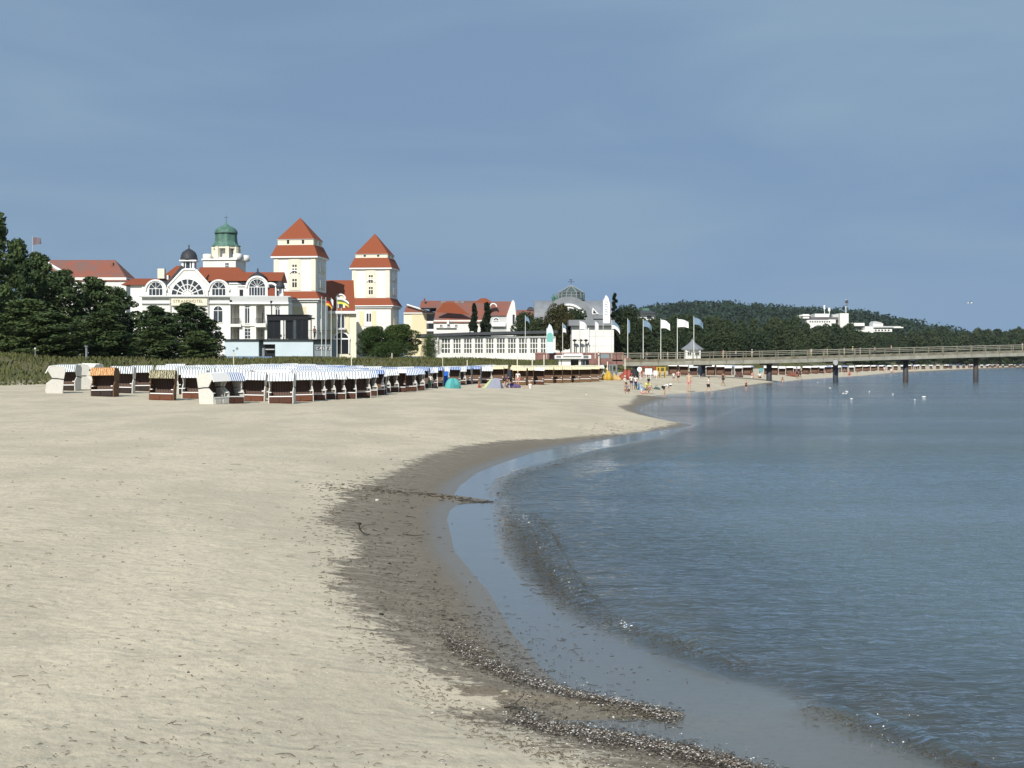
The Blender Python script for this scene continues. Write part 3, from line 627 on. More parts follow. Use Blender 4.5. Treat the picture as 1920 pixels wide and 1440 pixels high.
# --- white hotel with arched windows
h = Bld("white_hotel", 400, 400, "large white seaside hotel with fan-shaped window, arched dormers and a dark onion turret"); k = h.k
h.slab("wall", W_, 266, 436, 538, 668, 0, 16)
h.poly("gable", W_, [(319, 560), (319, 538), (345, 507.5), (367, 507.5), (391, 536), (391, 560)], -.6, 1.2)
gp = h.part("gable_coping", TRIM, MB().tube((h.X(316), -.5, h.Z(538)), (h.X(345), -.5, h.Z(506.5)), .42, n=4).tube((h.X(345), -.5, h.Z(506.5)), (h.X(367), -.5, h.Z(506.5)), .42, n=4).tube((h.X(367), -.5, h.Z(506.5)), (h.X(393), -.5, h.Z(536)), .42, n=4))
# the fan window: rings and spokes over dark glass
fx, fz, fr = h.X(353), h.Z(554), 31.5 * k; mb = MB()
for r_ in (1.0, .66, .36): mb.arc(fx, fz, fr * r_ - .22, .30 if r_ == 1 else .2, -.98, -.72, n=24)
for i in range(1, 8):
    t = math.pi * i / 8; mb.tube((fx, -.85, fz), (fx + math.cos(t) * fr, -.85, fz + math.sin(t) * fr), .17, n=4)
mb.box(fx - fr - .2, fx + fr + .2, -.99, -.7, fz - .2, fz + .16)
fw = h.part("fan_window", TRIM, mb); h.part("pane", GLASS, MB().half(fx, fz, fr - .1, -.68, -.55, 24), fw)
h.slab("cornice", GREYW, 262, 546, 555.3, 557.3, -1.1, 0); h.slab("cornice", GREYW, 266, 321, 568, 570, -.5, 0); h.slab("cornice", GREYW, 390, 437, 568, 570, -.5, 0)
h.slab("downpipe", GREYW, 319.3, 320.5, 557.5, 660, -.75, -.45); h.slab("downpipe", GREYW, 390.2, 391.4, 538, 660, -.75, -.45)
h.slab("sign_band", CREAM, 322, 389, 559, 573, -.62, -.2)
text_part("letter", "STRANDHOTEL", 1.05, (h.X(326), -.66, h.Z(567.3)), mat("gilt_letters", (.22, .20, .10), .6), h.e)
for cx, hw in ((293, 15.5), (411, 15.5)):
    mb = MB(); x = h.X(cx); r = 19 * k; zc = h.Z(545); mb.half(x, zc, r * 1.0, -.4, 2.5, 18); mb.box(x - r, x + r, -.399, 2.5, h.Z(556), zc - .003)
    h.part("dormer", W_, mb); h.part("dormer_arch", TRIM, MB().arc(x, zc, r - .15, .42, -.85, -.3, n=18)); h.archwin(cx, 554.5, 528, 13.5, -.42, 3)
mb = MB(); x = h.X(483); zc = h.Z(539); r = 19.5 * k; mb.half(x, zc, r, -.6, 3, 18); mb.box(x - r, x + r, -.599, 3, h.Z(556), zc - .003)
h.part("dormer", W_, mb); h.part("dormer_arch", TRIM, MB().arc(x, zc, r - .15, .45, -1.05, -.5, n=18)); h.archwin(483, 555, 522.5, 16, -.62, 5)
h.slab("attic_wall", W_, 430, 448, 531, 556, -.2, 4); h.slab("attic_wall", W_, 447, 464, 536, 556, -.1, 4); h.slab("attic_ledge", TRIM, 430, 447, 530.5, 532.5, -.6, 3); h.slab("attic_ledge", TRIM, 445, 466, 535, 537, -.5, 3)
d = h.slab("door", BLACK, 449.5, 456, 543, 556, -.22, -.05)
h.part("side_dormer", TRIM, MB().arc(h.X(508), h.Z(545), 12 * k, .5, -.6, -.1, a0=0, a1=2.2)); h.slab("brick_panel", BRICK, 502.5, 516, 540, 556, -.3, 3); h.slab("white_pier", TRIM, 516.5, 521, 538, 556, -.6, .2)
tu = h.part("corner_turret", TRIM, MB().box(h.X(519), h.X(521), -.6, -.2, h.Z(556), h.Z(540)).box(h.X(529), h.X(531), -.6, -.2, h.Z(556), h.Z(540)).box(h.X(519), h.X(531), .6, 1, h.Z(556), h.Z(540)))
h.part("turret_cap", SLATE, MB().lathe([(1.15, h.Z(541)), (1.25, h.Z(537)), (.9, h.Z(530)), (.3, h.Z(527)), (.02, h.Z(526))], h.X(525), .1, 14), tu, True)
h.poly("slate_roof", SLATE, [(308, 533), (338, 497), (350, 505), (322, 536)], 1.3, 9); h.rooff("slate_roof", SLATE, (270, 318, 533), (276, 316, 523), 2.6, 8); h.rooff("slate_roof", SLATE, (385, 437, 538), (384, 436, 523), 2.6, 8)
h.rooff("slate_roof", SLATE, (428, 520, 536), (432, 500, 519), 4.2, 10); h.part("roof_knob", SLATE, MB().lathe([(2.6, h.Z(519)), (1.6, h.Z(512)), (.5, h.Z(508)), (.15, h.Z(505)), (.25, h.Z(503)), (.02, h.Z(499))], h.X(475), 7, 12), smooth=True)
ln = h.part("lantern", TRIM, MB().box(h.X(337), h.X(341), 2, 2.6, h.Z(506), h.Z(489)).box(h.X(357), h.X(361), 2, 2.6, h.Z(506), h.Z(489)).box(h.X(344), h.X(345.5), 2, 2.3, h.Z(506), h.Z(489)).box(h.X(353), h.X(354.5), 2, 2.3, h.Z(506), h.Z(489)).box(h.X(334), h.X(366), 1.3, 5.7, h.Z(489), h.Z(486.5)).box(h.X(337), h.X(361), 4.6, 5.2, h.Z(506), h.Z(489)))
h.part("pane", GLASS, MB().box(h.X(339), h.X(359), 2.35, 4.5, h.Z(506), h.Z(489)), ln)
h.part("onion_roof", SLATE, MB().lathe([(2.35, h.Z(486.5)), (2.25, h.Z(483)), (2.1, h.Z(477)), (1.7, h.Z(471)), (.9, h.Z(467)), (.25, h.Z(464.5)), (.12, h.Z(462)), (.22, h.Z(460.5)), (.02, h.Z(456))], h.X(349), 3.5, 16), smooth=True)
h.rooff("red_roof", REDR, (276, 345, 524), (303, 340, 490), 9, 18); h.rooff("red_roof", REDR, (350, 470, 528), (345, 420, 492), 11, 20); h.rooff("red_roof", REDR, (372, 520, 524), (376, 520, 505), 7, 12.5)
h.rooff("red_roof", REDR, (215, 290, 532), (226, 290, 517), 6, 13); h.slab("side_wing_wall", W_, 232, 268, 531, 660, 7, 14)
h.slab("chimney", CREAM, 282, 295, 500, 519, 8, 10); h.slab("chimney", TRIM, 304.5, 307.5, 514, 522, 5, 6)
# porch wing with loggias: real openings between piers, a back wall in their shade
h.slab("parapet", GREYW, 436, 544, 557.5, 567.5, -3.5, 3); h.slab("parapet_ledge", TRIM, 435, 545, 567.7, 571, -3.9, 3)
h.slab("loggia_back_wall", W_, 436, 544, 571, 668, 1.4, 4)
for a, c in ((436, 438.5), (453, 463), (473, 484), (500, 519), (529, 544)): h.slab("loggia_pier", W_, a, c, 571, 668, -3.2, 1.3)
for a, c in ((463, 473), (519, 529)): h.slab("bay_wall", W_, a, c, 571, 668, -2.8, 1.2)
h.slab("balcony", W_, 437, 457, 608, 613.5, -4.1, 1); h.slab("balcony", W_, 483, 503, 607, 614, -4.3, 1); h.slab("ledge", W_, 457, 484, 609, 612, -3.5, -3.2)
for a, c, t, u in ((439, 456, 598, 608), (484, 502, 598, 607)):
    mb = MB(); mb.box(h.X(a), h.X(c), -4.05, -3.98, h.Z(t + .5), h.Z(t));
    for i in range(11): q = h.X(a) + (h.X(c) - h.X(a)) * i / 10; mb.box(q - .03, q + .03, -4.03, -3.99, h.Z(u), h.Z(t + .5))
    h.part("balcony_railing", BLACK, mb)
for cx, t, u, hw, y in ((409, 573, 605, 9.5, 0), (467.5, 573, 607, 5, -2.82), (524, 575, 607, 5, -2.82), (493, 580, 606, 4.5, 1.38), (288, 575, 610, 9, 0)): h.archwin(cx, u, t, hw, y, 1)
for a, c, t, u, y in ((462.5, 474, 616, 636, -2.82), (487, 492, 617, 640, 1.38), (402, 415, 614, 632, 0), (443, 450, 617, 640, 1.38), (445, 451, 578, 606, 1.38)): h.window(a, c, t, u, y, 2, 3)
h.slab("downpipe", BLACK, 436.8, 438.2, 565, 640, -3.5, -3.3); h.slab("downpipe", BLACK, 512.2, 513.4, 568, 592, -3.5, -3.3)
h.slab("pipe_hopper", BLACK, 435.6, 439.2, 563.5, 567.5, -3.9, -3.51); h.slab("pipe_hopper", BLACK, 511, 514.5, 565, 570, -3.9, -3.51)

# --- round-arched belfry with green dome
c = Bld("domed_belfry", 424, 455, "white belfry with open arches and a green copper dome behind the white hotel", 'tower', rz=R(-8)); k = c.k
c.slab("base_block", W_, 389, 452, 489, 560, -4.5, 5); c.slab("base_ledge", TRIM, 387, 455, 487, 489.3, -5, 5.4)
for sx, sy in ((-1, -1), (1, -1), (1, 1), (-1, 1)):
    c.part("corner_drum", W_, MB().lathe([(1.35, c.Z(489)), (1.35, c.Z(479)), (1.0, c.Z(477.5)), (.1, c.Z(477))], sx * 4.6, sy * 3.6 + .2, 14), smooth=True)
for i in range(8):
    a = math.pi / 8 + i * math.pi / 4 - math.pi / 2; x, y = 3.75 * math.cos(a), 3.75 * math.sin(a)
    mb = MB(); w = .72; pts = [(x + w * math.cos(a + q), y + w * math.sin(a + q)) for q in (.785, 2.356, 3.927, 5.498)]; mb.prismz(pts, c.Z(489), c.Z(463.5)); c.part("arcade_pier", CREAM, mb)
c.part("arcade_lintel", CREAM, MB().lathe([(4.1, c.Z(467)), (4.1, c.Z(463.3)), (3.2, c.Z(463.3)), (3.2, c.Z(467))], 0, 0, 8, math.pi / 8, False))
c.part("arcade_core", W_, MB().lathe([(1.9, c.Z(489)), (1.9, c.Z(463.5))], 0, 0, 8, math.pi / 8)); c.part("balustrade", TRIM, MB().lathe([(3.5, c.Z(489)), (3.5, c.Z(483.5)), (3.3, c.Z(483.5)), (3.3, c.Z(489))], 0, 0, 8, math.pi / 8, False))
c.part("dome", COPPER, MB().lathe([(4.35, c.Z(462.8)), (4.25, c.Z(461)), (3.6, c.Z(458)), (3.35, c.Z(454)), (3.2, c.Z(445)), (3.2, c.Z(440)), (3.25, c.Z(439.5))], 0, 0, 8, math.pi / 8))
c.part("dome_band", BLACK, MB().lathe([(3.28, c.Z(439.5)), (3.3, c.Z(438.3))], 0, 0, 8, math.pi / 8))
c.part("bell_roof", COPPER, MB().lathe([(3.38, c.Z(438.3)), (3.4, c.Z(436)), (3.2, c.Z(432)), (2.6, c.Z(428)), (1.5, c.Z(424.5)), (.7, c.Z(422)), (.35, c.Z(419.5)), (.1, c.Z(417))], 0, 0, 16), smooth=True)
c.part("spire", BLACK, MB().tube((0, 0, c.Z(418)), (0, 0, c.Z(403)), .07, .03, 5).box(-.5, .5, -.03, .03, c.Z(408), c.Z(407.3)))
c.window(451.5 - 20, 451.5 - 12, 494, 506, -4.52, 2, 2)

# --- the tower hotel: two square towers joined by a steep roofed wing
def tower(b, cx, Yt, s, zt, name_z):
    """zt: photograph rows (apex, eave of the pyramid, attic foot, skirt eave, body foot, lower eave)"""
    e = empty("tower", (PX(cx, Yt) - b.e.location.x, Yt - b.Y, 0), R(-7)); e.parent = b.e; kk = Yt / F
    Z = lambda py: PZ(py, Yt) - b.z0; hs = s / 2; ap, pe, af, se, bf, le = zt; rt = hs - .65
    P_ = lambda n, m, mb, sm_=False: mb.build(n, m, e, sm_)
    P_("tower_body", W_, MB().box(-hs, hs, -hs, hs, Z(bf) - 1, Z(se)))
    mb = MB()
    for i in (-1, 1):
        for j, (u0, u1) in enumerate(((-hs + .1, -hs + 1.3), (-1.7, -1.35), (1.35, 1.7), (hs - 1.3, hs - .1))):
            mb.box(u0, u1, i * hs - .14 if i < 0 else hs - .02, i * hs + .02 if i < 0 else hs + .14, Z(bf) + .3, Z(se) - .6)
    P_("pilasters", CREAM, mb)
    mb = MB()                                      # half-round piers on the sea side
    for yy in (-2.6, 0, 2.6): mb.lathe([(.2, Z(bf) + .6), (.62, Z(bf) + 1.2), (.55, Z(bf) + 3.2), (.25, Z(bf) + 3.9)], hs + .05, yy, 10); mb.lathe([(.25, Z(bf) + 5.2), (.6, Z(bf) + 5.8), (.5, Z(se) - 1.5), (.15, Z(se) - .9)], hs + .05, yy, 10)
    P_("sculpted_piers", W_, mb, True)
    P_("skirt_roof", REDR, MB().frus(-hs - .75, hs + .75, -hs - .75, hs + .75, Z(se) + .05, -rt, rt, -rt, rt, Z(af))); P_("skirt_cornice", TRIM, MB().box(-hs - .7, hs + .7, -hs - .7, hs + .7, Z(se) - .38, Z(se) + .047))
    ra = rt - .25; P_("attic", CREAM, MB().box(-ra, ra, -ra, ra, Z(af) - .2, Z(pe)))
    P_("pyramid_roof", REDR, MB().add([(-rt + .05, -rt + .05, Z(pe)), (rt - .05, -rt + .05, Z(pe)), (rt - .05, rt - .05, Z(pe)), (-rt + .05, rt - .05, Z(pe)), (0, 0, Z(ap))], [(0, 1, 4), (1, 2, 4), (2, 3, 4), (3, 0, 4), (3, 2, 1, 0)]))
    P_("eave_board", GREYW, MB().box(-rt + .02, rt - .02, -rt + .02, rt - .02, Z(pe) - .14, Z(pe) - .005))
    for u in (-ra * .42, ra * .42):
        P_("attic_window", BLACK, MB().box(u - .33, u + .33, -ra - .05, -ra + .1, Z(af) + .35, Z(pe) - .25)); P_("attic_window", BLACK, MB().box(ra - .1, ra + .05, u - .33, u + .33, Z(af) + .35, Z(pe) - .25))
    P_("window_panel", CREAM, MB().box(-1.25, 1.25, -hs - .17, -hs + .02, Z(bf) + .4, Z(se) - .5))
    P_("window_hood", TRIM, MB().arc(0, Z(bf) + 4.35, 1.35, .28, -hs - .5, -hs - .171, a0=.5, a1=2.64, n=10))
    for zc in (Z(bf) + 1.2, Z(bf) + 2.85, Z(se) - 4.7, Z(se) - 2.9):
        tall = zc in (Z(bf) + 1.2, Z(se) - 4.7); hh = 1.35 if tall else .62
        P_("window", GLASS, MB().box(-.62, -.1, -hs - .20, -hs - .172, zc, zc + hh).box(.1, .62, -hs - .20, -hs - .172, zc, zc + hh))
    for yy in (-1.3, 1.3): P_("side_window", GLASS, MB().box(hs - .02, hs + .05, yy - .5, yy + .5, Z(bf) + 1.4, Z(bf) + 3.6).box(hs - .02, hs + .05, yy - .5, yy + .5, Z(bf) + 5.6, Z(bf) + 7.6))
    lh = hs + 1.4
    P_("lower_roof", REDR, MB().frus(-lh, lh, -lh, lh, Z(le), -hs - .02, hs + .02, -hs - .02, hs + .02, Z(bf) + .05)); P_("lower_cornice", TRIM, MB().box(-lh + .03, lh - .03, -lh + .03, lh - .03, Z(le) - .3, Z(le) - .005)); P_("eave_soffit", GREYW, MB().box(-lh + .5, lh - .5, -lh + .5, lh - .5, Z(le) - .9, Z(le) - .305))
    lw = lh - 1.0; P_("lower_wall", W_, MB().box(-lw, lw, -lw, lw, -.5, Z(le) - .905)); return e, lw, Z
t = Bld("tower_hotel", 590, 430, "cream and white grand hotel with two square towers under red pyramid roofs")
e1, lw, Z1 = tower(t, 563, 430, 11.9, (408, 451, 462, 483.5, 548.5, 562), 0)
MB().box(-lw + 1.2, lw - 3, -lw - .12, -lw + .02, Z1(601), Z1(576)).build("yellow_panel", YEL, e1)
MB().box(-lw + 1.5, -lw + 4.5, -lw - .2, -lw - .125, Z1(600), Z1(578)).build("inner_panel", CREAM, e1)
mb = MB()
for yy in (-3.4, 0, 3.4): mb.lathe([(.2, Z1(628)), (.7, Z1(622)), (.6, Z1(600)), (.2, Z1(594)), (.55, Z1(590)), (.4, Z1(580)), (.1, Z1(576))], lw + .05, yy, 10)
mb.build("sculpted_piers", W_, e1, True)
e2, lw, Z2 = tower(t, 703, 485, 12.0, (438, 478.5, 485.5, 504.5, 560.5, 574), 0)
MB().box(-3.6, 1.8, -lw - .12, -lw + .02, Z2(612), Z2(584)).build("yellow_panel", YEL, e2)
MB().box(-1.9, .4, -lw - .2, -lw - .125, Z2(612), Z2(585)).build("white_surround", TRIM, e2)
MB().box(-1.25, -.9 + .3, -lw - .26, -lw - .205, Z2(604), Z2(589)).box(-.35, .2, -lw - .26, -lw - .205, Z2(604), Z2(589)).build("window", GLASS, e2)
mb = MB()
for yy in (-3.6, -1.2, 1.2, 3.6): mb.lathe([(.15, Z2(618)), (.6, Z2(612)), (.45, Z2(598)), (.12, Z2(592))], lw + .05, yy, 10)
mb.build("sculpted_piers", W_, e2, True)
kk = 437 / F; T = lambda px: PX(px, 437) - t.e.location.x; TZ = lambda py: PZ(py, 437) - t.z0; yo = 7
tX = lambda px, yy: PX(px, 430 + yy) - t.e.location.x
t.part("wing_roof", REDR, MB().add([(tX(598, yo), yo, TZ(583)), (tX(666, yo), yo, TZ(583)), (tX(663, yo + 15), yo + 15, TZ(520)), (tX(600, yo + 15), yo + 15, TZ(520)), (tX(598, yo), yo + 30, TZ(583)), (tX(663, yo + 30), yo + 30, TZ(583))], [(0, 1, 2, 3), (3, 2, 5, 4), (1, 5, 2), (0, 3, 4), (0, 4, 5, 1)]))
t.part("wing_wall", CREAM, MB().prismz([(tX(602, yo), yo + 1), (tX(668, yo + 1), yo + 1), (tX(667, yo + 40), yo + 40), (tX(602, yo), yo + 40)], -.5, TZ(585))); t.part("wing_cornice", TRIM, MB().box(T(605), T(671), yo - .4, yo + .998, TZ(588), TZ(583.2)))
dm = t.part("dormer", CREAM, MB().box(T(630), T(646), yo + 1.5, yo + 9, TZ(582), TZ(560)).half(T(638), TZ(560), 8 * kk, yo + 1.5, yo + 9, 14, 1.0)); t.part("dormer_arch", TRIM, MB().arc(T(638), TZ(560), 7.4 * kk, .35, yo + 1.1, yo + 1.6), dm)
t.part("dormer_window", GLASS, MB().box(T(634.3), T(641.7), yo + 1.44, yo + 1.56, TZ(578), TZ(562)), dm)
w1 = t.part("french_window", TRIM, MB().box(T(631), T(646), yo + .7, yo + 1, TZ(616), TZ(589))); t.part("pane", GLASS, MB().box(T(632.5), T(638), yo + .62, yo + .69, TZ(614.5), TZ(591)).box(T(639.5), T(644.8), yo + .62, yo + .69, TZ(614.5), TZ(591)), w1)
t.part("balcony", GREYW, MB().box(T(626.5), T(649), yo - .8, yo + .7, TZ(618.5), TZ(616.3)))
t.part("yellow_strip", YEL, MB().box(T(648), T(654), yo + .8, yo + .998, TZ(625), TZ(590)).box(T(620), T(626), yo + .8, yo + .998, TZ(625), TZ(590)))
ae = t.part("entrance_arch", TRIM, MB().arc(T(640), TZ(637), 13.3 * kk, .4, yo + .3, yo + 1, n=18).box(T(625), T(627), yo + .3, yo + .95, TZ(663), TZ(637)).box(T(653), T(655), yo + .3, yo + .95, TZ(663), TZ(637)).box(T(627), T(653), yo + .5, yo + .9, TZ(636.5), TZ(634)).box(T(639.2), T(640.6), yo + .5, yo + .9, TZ(634), TZ(624)))
t.part("pane", DKGLASS, MB().half(T(640), TZ(637), 13.2 * kk, yo + .8, yo + .98, 18).box(T(627), T(653), yo + .803, yo + .977, TZ(663), TZ(637.2)), ae)

# --- yellow house and the red-roofed houses to its right
y = Bld("yellow_house", 787, 470, "pale yellow house with low white gable between the second tower and the red roofs")
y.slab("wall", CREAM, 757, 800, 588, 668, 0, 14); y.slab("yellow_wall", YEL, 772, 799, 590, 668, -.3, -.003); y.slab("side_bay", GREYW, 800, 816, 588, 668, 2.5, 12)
y.poly("gable_roof", REDOLD, [(762, 573), (768, 571), (803, 583), (818, 586), (757, 586)], .5, 14); y.part("gable_trim", TRIM, MB().tube((y.X(763), -.3, y.Z(571.5)), (y.X(800), -.3, y.Z(583)), .26, n=4).tube((y.X(804.5), -.3, y.Z(582)), (y.X(815), -.3, y.Z(568)), .2, n=4).box(y.X(757), y.X(816), -.5, 2.4, y.Z(588), y.Z(586.2)))
y.poly("dormer", DKR, [(805, 583), (814, 569), (821, 583)], 1, 6)
for yy in (602, 617): y.slab("balcony", TRIM, 800, 818, yy, yy + 4, 0, 2.4)
for a in (604, 618): y.slab("balcony_door", GLASS, 803, 813, a - 12, a - 1, 2.35, 2.49)
r = Bld("red_roof_house", 870, 455, "long white house under broad orange-red roofs with skylights behind the cypress pair")
r.slab("wall", W_, 813, 924, 600, 668, .5, 14); r.rooff("roof", REDOLD, (812, 924, 605), (818, 905, 566), 0, 9); r.rooff("roof", REDOLD, (783, 935, 575), (784, 915, 560), 10, 15)
r.poly("hipped_roof", REDR, [(818, 585), (832, 567), (852, 567), (880, 590)], -.2, .8); r.rooff("peak_roof", REDR, (885, 925, 566), (900, 910, 555), 11, 15)
for a, b_ in ((824, 833), (850, 858), (861, 868)): r.slab("skylight", GREYR, a, b_, 562.5, 565.5, 9.3, 10.2)
r.slab("ledge", DKR, 818, 856, 615, 616.5, .1, .49); r.slab("chimney", TRIM, 838, 842, 600, 608, -.3, .45); r.slab("chimney", BRICK, 790, 793, 556, 562, 12, 13)
for i in range(3): r.window(824 + i * 14, 830 + i * 14, 608, 613.5, .48, 2, 1)
g = Bld("gable_house", 942, 440, "house with a steep red roof and a tall narrow white gable end beside the cypresses")
g.slab("wall", GREYW, 914, 952, 592, 668, .5, 12); g.rooff("roof", REDOLD, (912, 956, 592), (920, 961, 563), 0, 8); g.poly("gable_end", W_, [(949, 668), (950, 592), (959, 566), (962, 562), (965, 567), (968.5, 600), (969, 668)], -.4, 10)
g.part("dormer", TRIM, MB().arc(g.X(925), g.Z(575), 5 * g.k, .3, -.2, 3)); g.archwin(930, 604, 595, 6, .47, 2); g.slab("balcony", TRIM, 922, 948, 605, 612, -.6, .4); g.slab("window_strip", GLASS, 961, 965, 590, 608, -.46, -.39)
q = Bld("dark_red_house", 1000, 470, "house with a dull dark red roof left of the grey barrel-roofed hall")
q.slab("wall", DKR, 968, 1040, 590, 668, .5, 10); q.rooff("roof", REDOLD, (967, 1042, 592), (969, 1042, 580), 0, 5); q.part("roof_vent", DKR, MB().half(q.X(995), q.Z(581), 1.1, 4, 6))

# --- grey barrel-roofed hall with glazed lantern
a = Bld("barrel_roof_hall", 1075, 400, "hall with grey barrel roof, white arched window and a glass roof lantern")
k = a.k; mb = MB(); n = 16
def barrel(a0, a1, ytop, yb, d0, d1):
    m_ = MB(); x0, x1, zt, zb = a.X(a0), a.X(a1), a.Z(ytop), a.Z(yb); dc, rd = (d0 + d1) / 2, (d1 - d0) / 2
    m_.prismx([(dc - math.cos(math.pi * i / n) * rd, zb + math.sin(math.pi * i / n) * (zt - zb)) for i in range(n + 1)][::-1], x0, x1); return m_
a.part("barrel_roof", GREYR, barrel(1002, 1148, 561, 601, 1, 15)); zc = a.Z(604); rr_ = 44 * k
a.part("cross_roof", GREYR, MB().arc(a.X(1065), zc, 33 * k, 14 * k, -3, 8, n=20)); a.part("gable_wall", W_, MB().half(a.X(1065), zc, 33 * k, -2.8, 0, 20)); a.part("arch_trim", TRIM, MB().arc(a.X(1065), zc, 30.5 * k, 3.3 * k, -3.5, -2.81, n=20))
mb = MB(); fx, fr = a.X(1065), 27 * k
for r_ in (1.0, .62): mb.arc(fx, zc, fr * r_ - .2, .25, -3.3, -3.0, n=18)
for i in range(1, 6): t_ = math.pi * i / 6; mb.tube((fx, -3.1, zc), (fx + math.cos(t_) * fr, -3.1, zc + math.sin(t_) * fr), .16, n=4)
fw = a.part("fan_window", TRIM, mb); a.part("pane", GLASS, MB().half(fx, zc, fr, -2.95, -2.802, 18), fw)
a.slab("wall", W_, 1004, 1147, 601, 668, 1, 15)
lx = a.X(1073); zz = a.Z
a.part("lantern_glazing", mat("lantern_glass", (.09, .12, .12), .2, .3, 1), MB().lathe([(26 * k * 1.1, zz(561)), (26 * k * 1.02, zz(557)), (24.5 * k, zz(546))], lx, 8, 8, math.pi / 8)); a.part("lantern_roof", mat("lantern_roof", (.10, .13, .13), .3, .4, 2), MB().lathe([(25 * k, zz(546)), (12 * k, zz(539)), (.2, zz(532.5))], lx, 8, 8, math.pi / 8))
mb = MB()
for i in range(16):
    t_ = math.pi * i / 8; mb.tube((lx + math.cos(t_) * 26 * k, 8 + math.sin(t_) * 26 * k, zz(557)), (lx + math.cos(t_) * 25 * k, 8 + math.sin(t_) * 25 * k, zz(546)), .12, n=4)
    if i % 2: mb.tube((lx + math.cos(t_) * 25.4 * k, 8 + math.sin(t_) * 25.4 * k, zz(546)), (lx, 8, zz(532)), .12, n=4)
mb.lathe([(26.4 * k, zz(551.5)), (26.4 * k, zz(550.7))], lx, 8, 8, math.pi / 8); mb.lathe([(26.4 * k, zz(546.4)), (26.4 * k, zz(545.6))], lx, 8, 8, math.pi / 8); a.part("lantern_ribs", mat("rib_paint", (.26, .29, .28), .6), mb)
a.part("weather_vane", BLACK, MB().tube((lx, 8, zz(533)), (lx, 8, zz(521)), .06, n=5).box(lx - .9, lx + .9, 7.97, 8.03, zz(525.5), zz(524.8)).box(lx - .5, lx + .3, 7.97, 8.03, zz(522), zz(521)))
for px_ in (1038, 1044): a.part("roof_finial", COPPER, MB().lathe([(.3, zz(565)), (.45, zz(557)), (.2, zz(552)), (.05, zz(549))], a.X(px_), 3, 8))
a.poly("triangular_dormer", TRIM, [(1109, 590), (1111, 577), (1122, 589)], -1.2, 2); a.poly("dormer_glass", GLASS, [(1111.5, 588), (1112.3, 580.5), (1118.5, 588)], -1.26, -1.205)
a.slab("lean_to_roof", GREYR, 1095, 1135, 591, 598, -2, 1)

# --- white annex, terrace wall
m_ = Bld("white_annex", 1100, 335, "blank white annex with grey roof edge beside the banners and the red terrace wall")
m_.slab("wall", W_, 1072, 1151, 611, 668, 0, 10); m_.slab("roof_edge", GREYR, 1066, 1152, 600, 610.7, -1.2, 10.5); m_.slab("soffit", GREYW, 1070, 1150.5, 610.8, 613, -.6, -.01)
for yy in (630, 648): m_.slab("joint_line", GREYW, 1103, 1151, yy, yy + .6, -.03, .01)
m_.slab("corner_post", TRIM, 1102, 1104, 613, 666, -.5, -.1)
for px_ in (1077, 1088, 1098): m_.part("palm_planter", BLACK, MB().tube((m_.X(px_), -1.5, m_.Z(664)), (m_.X(px_), -1.5, m_.Z(640)), .12, n=5).lathe([(.1, m_.Z(641)), (.6, m_.Z(638)), (.1, m_.Z(636))], m_.X(px_), -1.5, 7))
w = Bld("terrace_wall", 1090, 292, "brick-red terrace wall below the white annex", 'wall', z=2.0)
w.slab("wall", TERR, 1004, 1168, 663, 684, 0, 3); w.slab("coping", mat("terrace_coping", (.42, .25, .22), .8, .2, 1), 1003, 1170, 661, 663, -.15, 3.1); w.poly("sloping_end", TERR, [(1166, 684), (1166, 663), (1182, 672), (1200, 684)], .02, 2.5)
w.slab("grey_inset", GREYB, 1124, 1142, 663.5, 672, -.05, -.003)

# --- long glass pavilion
v = Bld("glass_pavilion", 930, 322, "long low glass pavilion with white posts and a dark flat roof", z=2.6)
v.poly("roof", DKR, [(780, 633), (780, 627), (870, 623.5), (1045, 619.5), (1045, 625), (870, 629)], -1.2, 11); v.slab("fascia", GREYW, 815, 1040, 630.5, 633, -.5, -.1)
v.slab("floor_plinth", W_, 818, 1041, 664, 684, -.2, 10); v.slab("back_wall", W_, 818, 1038, 630, 664, 9, 10)
posts = [818.5, 825.5, 847, 867, 887.5, 908.5, 928.5, 949.5, 970, 991, 1011, 1026, 1040]
for i, p in enumerate(posts): v.slab("post", W_, p - 1.6, p + 1.6, 631, 670, -.3, .3)
for i in range(1, len(posts) - 1):
    if i < 12: v.window(posts[i] + 1.8, posts[i + 1] - 1.8, 633.5, 663.5, 0, 3 if i < 10 else 2, 3, .17, gl=GLASSB)
v.slab("lower_wall", W_, 930, 1005, 662, 678, -.5, -.31); v.slab("roof_vent", GREYW, 882, 888, 621, 625, 0, 2)

# --- blue-white pavilion with roof terrace and black glass box
p = Bld("blue_pavilion", 520, 300, "low pale blue pavilion with a roof terrace below the white hotel", z=2.2)
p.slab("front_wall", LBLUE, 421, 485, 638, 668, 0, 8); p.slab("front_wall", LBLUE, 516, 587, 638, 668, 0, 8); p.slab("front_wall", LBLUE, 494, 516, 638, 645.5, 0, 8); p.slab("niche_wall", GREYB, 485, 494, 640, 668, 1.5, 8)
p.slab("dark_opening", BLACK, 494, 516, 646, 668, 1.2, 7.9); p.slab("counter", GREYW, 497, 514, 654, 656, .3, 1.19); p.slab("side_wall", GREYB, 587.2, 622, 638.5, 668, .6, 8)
p.slab("roof_slab", BLACK, 419, 623, 636, 637.9, -.5, 9); p.slab("edge_post", BLACK, 620.5, 622.5, 637.95, 668, .35, .59)
p.slab("lettering_panel", mat("lettering_panel", (.06, .08, .09), .6), 590.5, 620, 649.5, 656.5, .54, .597)
text_part("letter", "CASTZ", .72, (p.X(592), .5, p.Z(655.4)), TRIM, p.e, .3)
rs = p.part("round_sign", GREYB, MB().lathe([(.28, -.02), (.28, .03)], 0, 0, 12)); rs.location = (p.X(444.5), 0, p.Z(653.5)); rs.rotation_euler = (R(90), 0, 0)
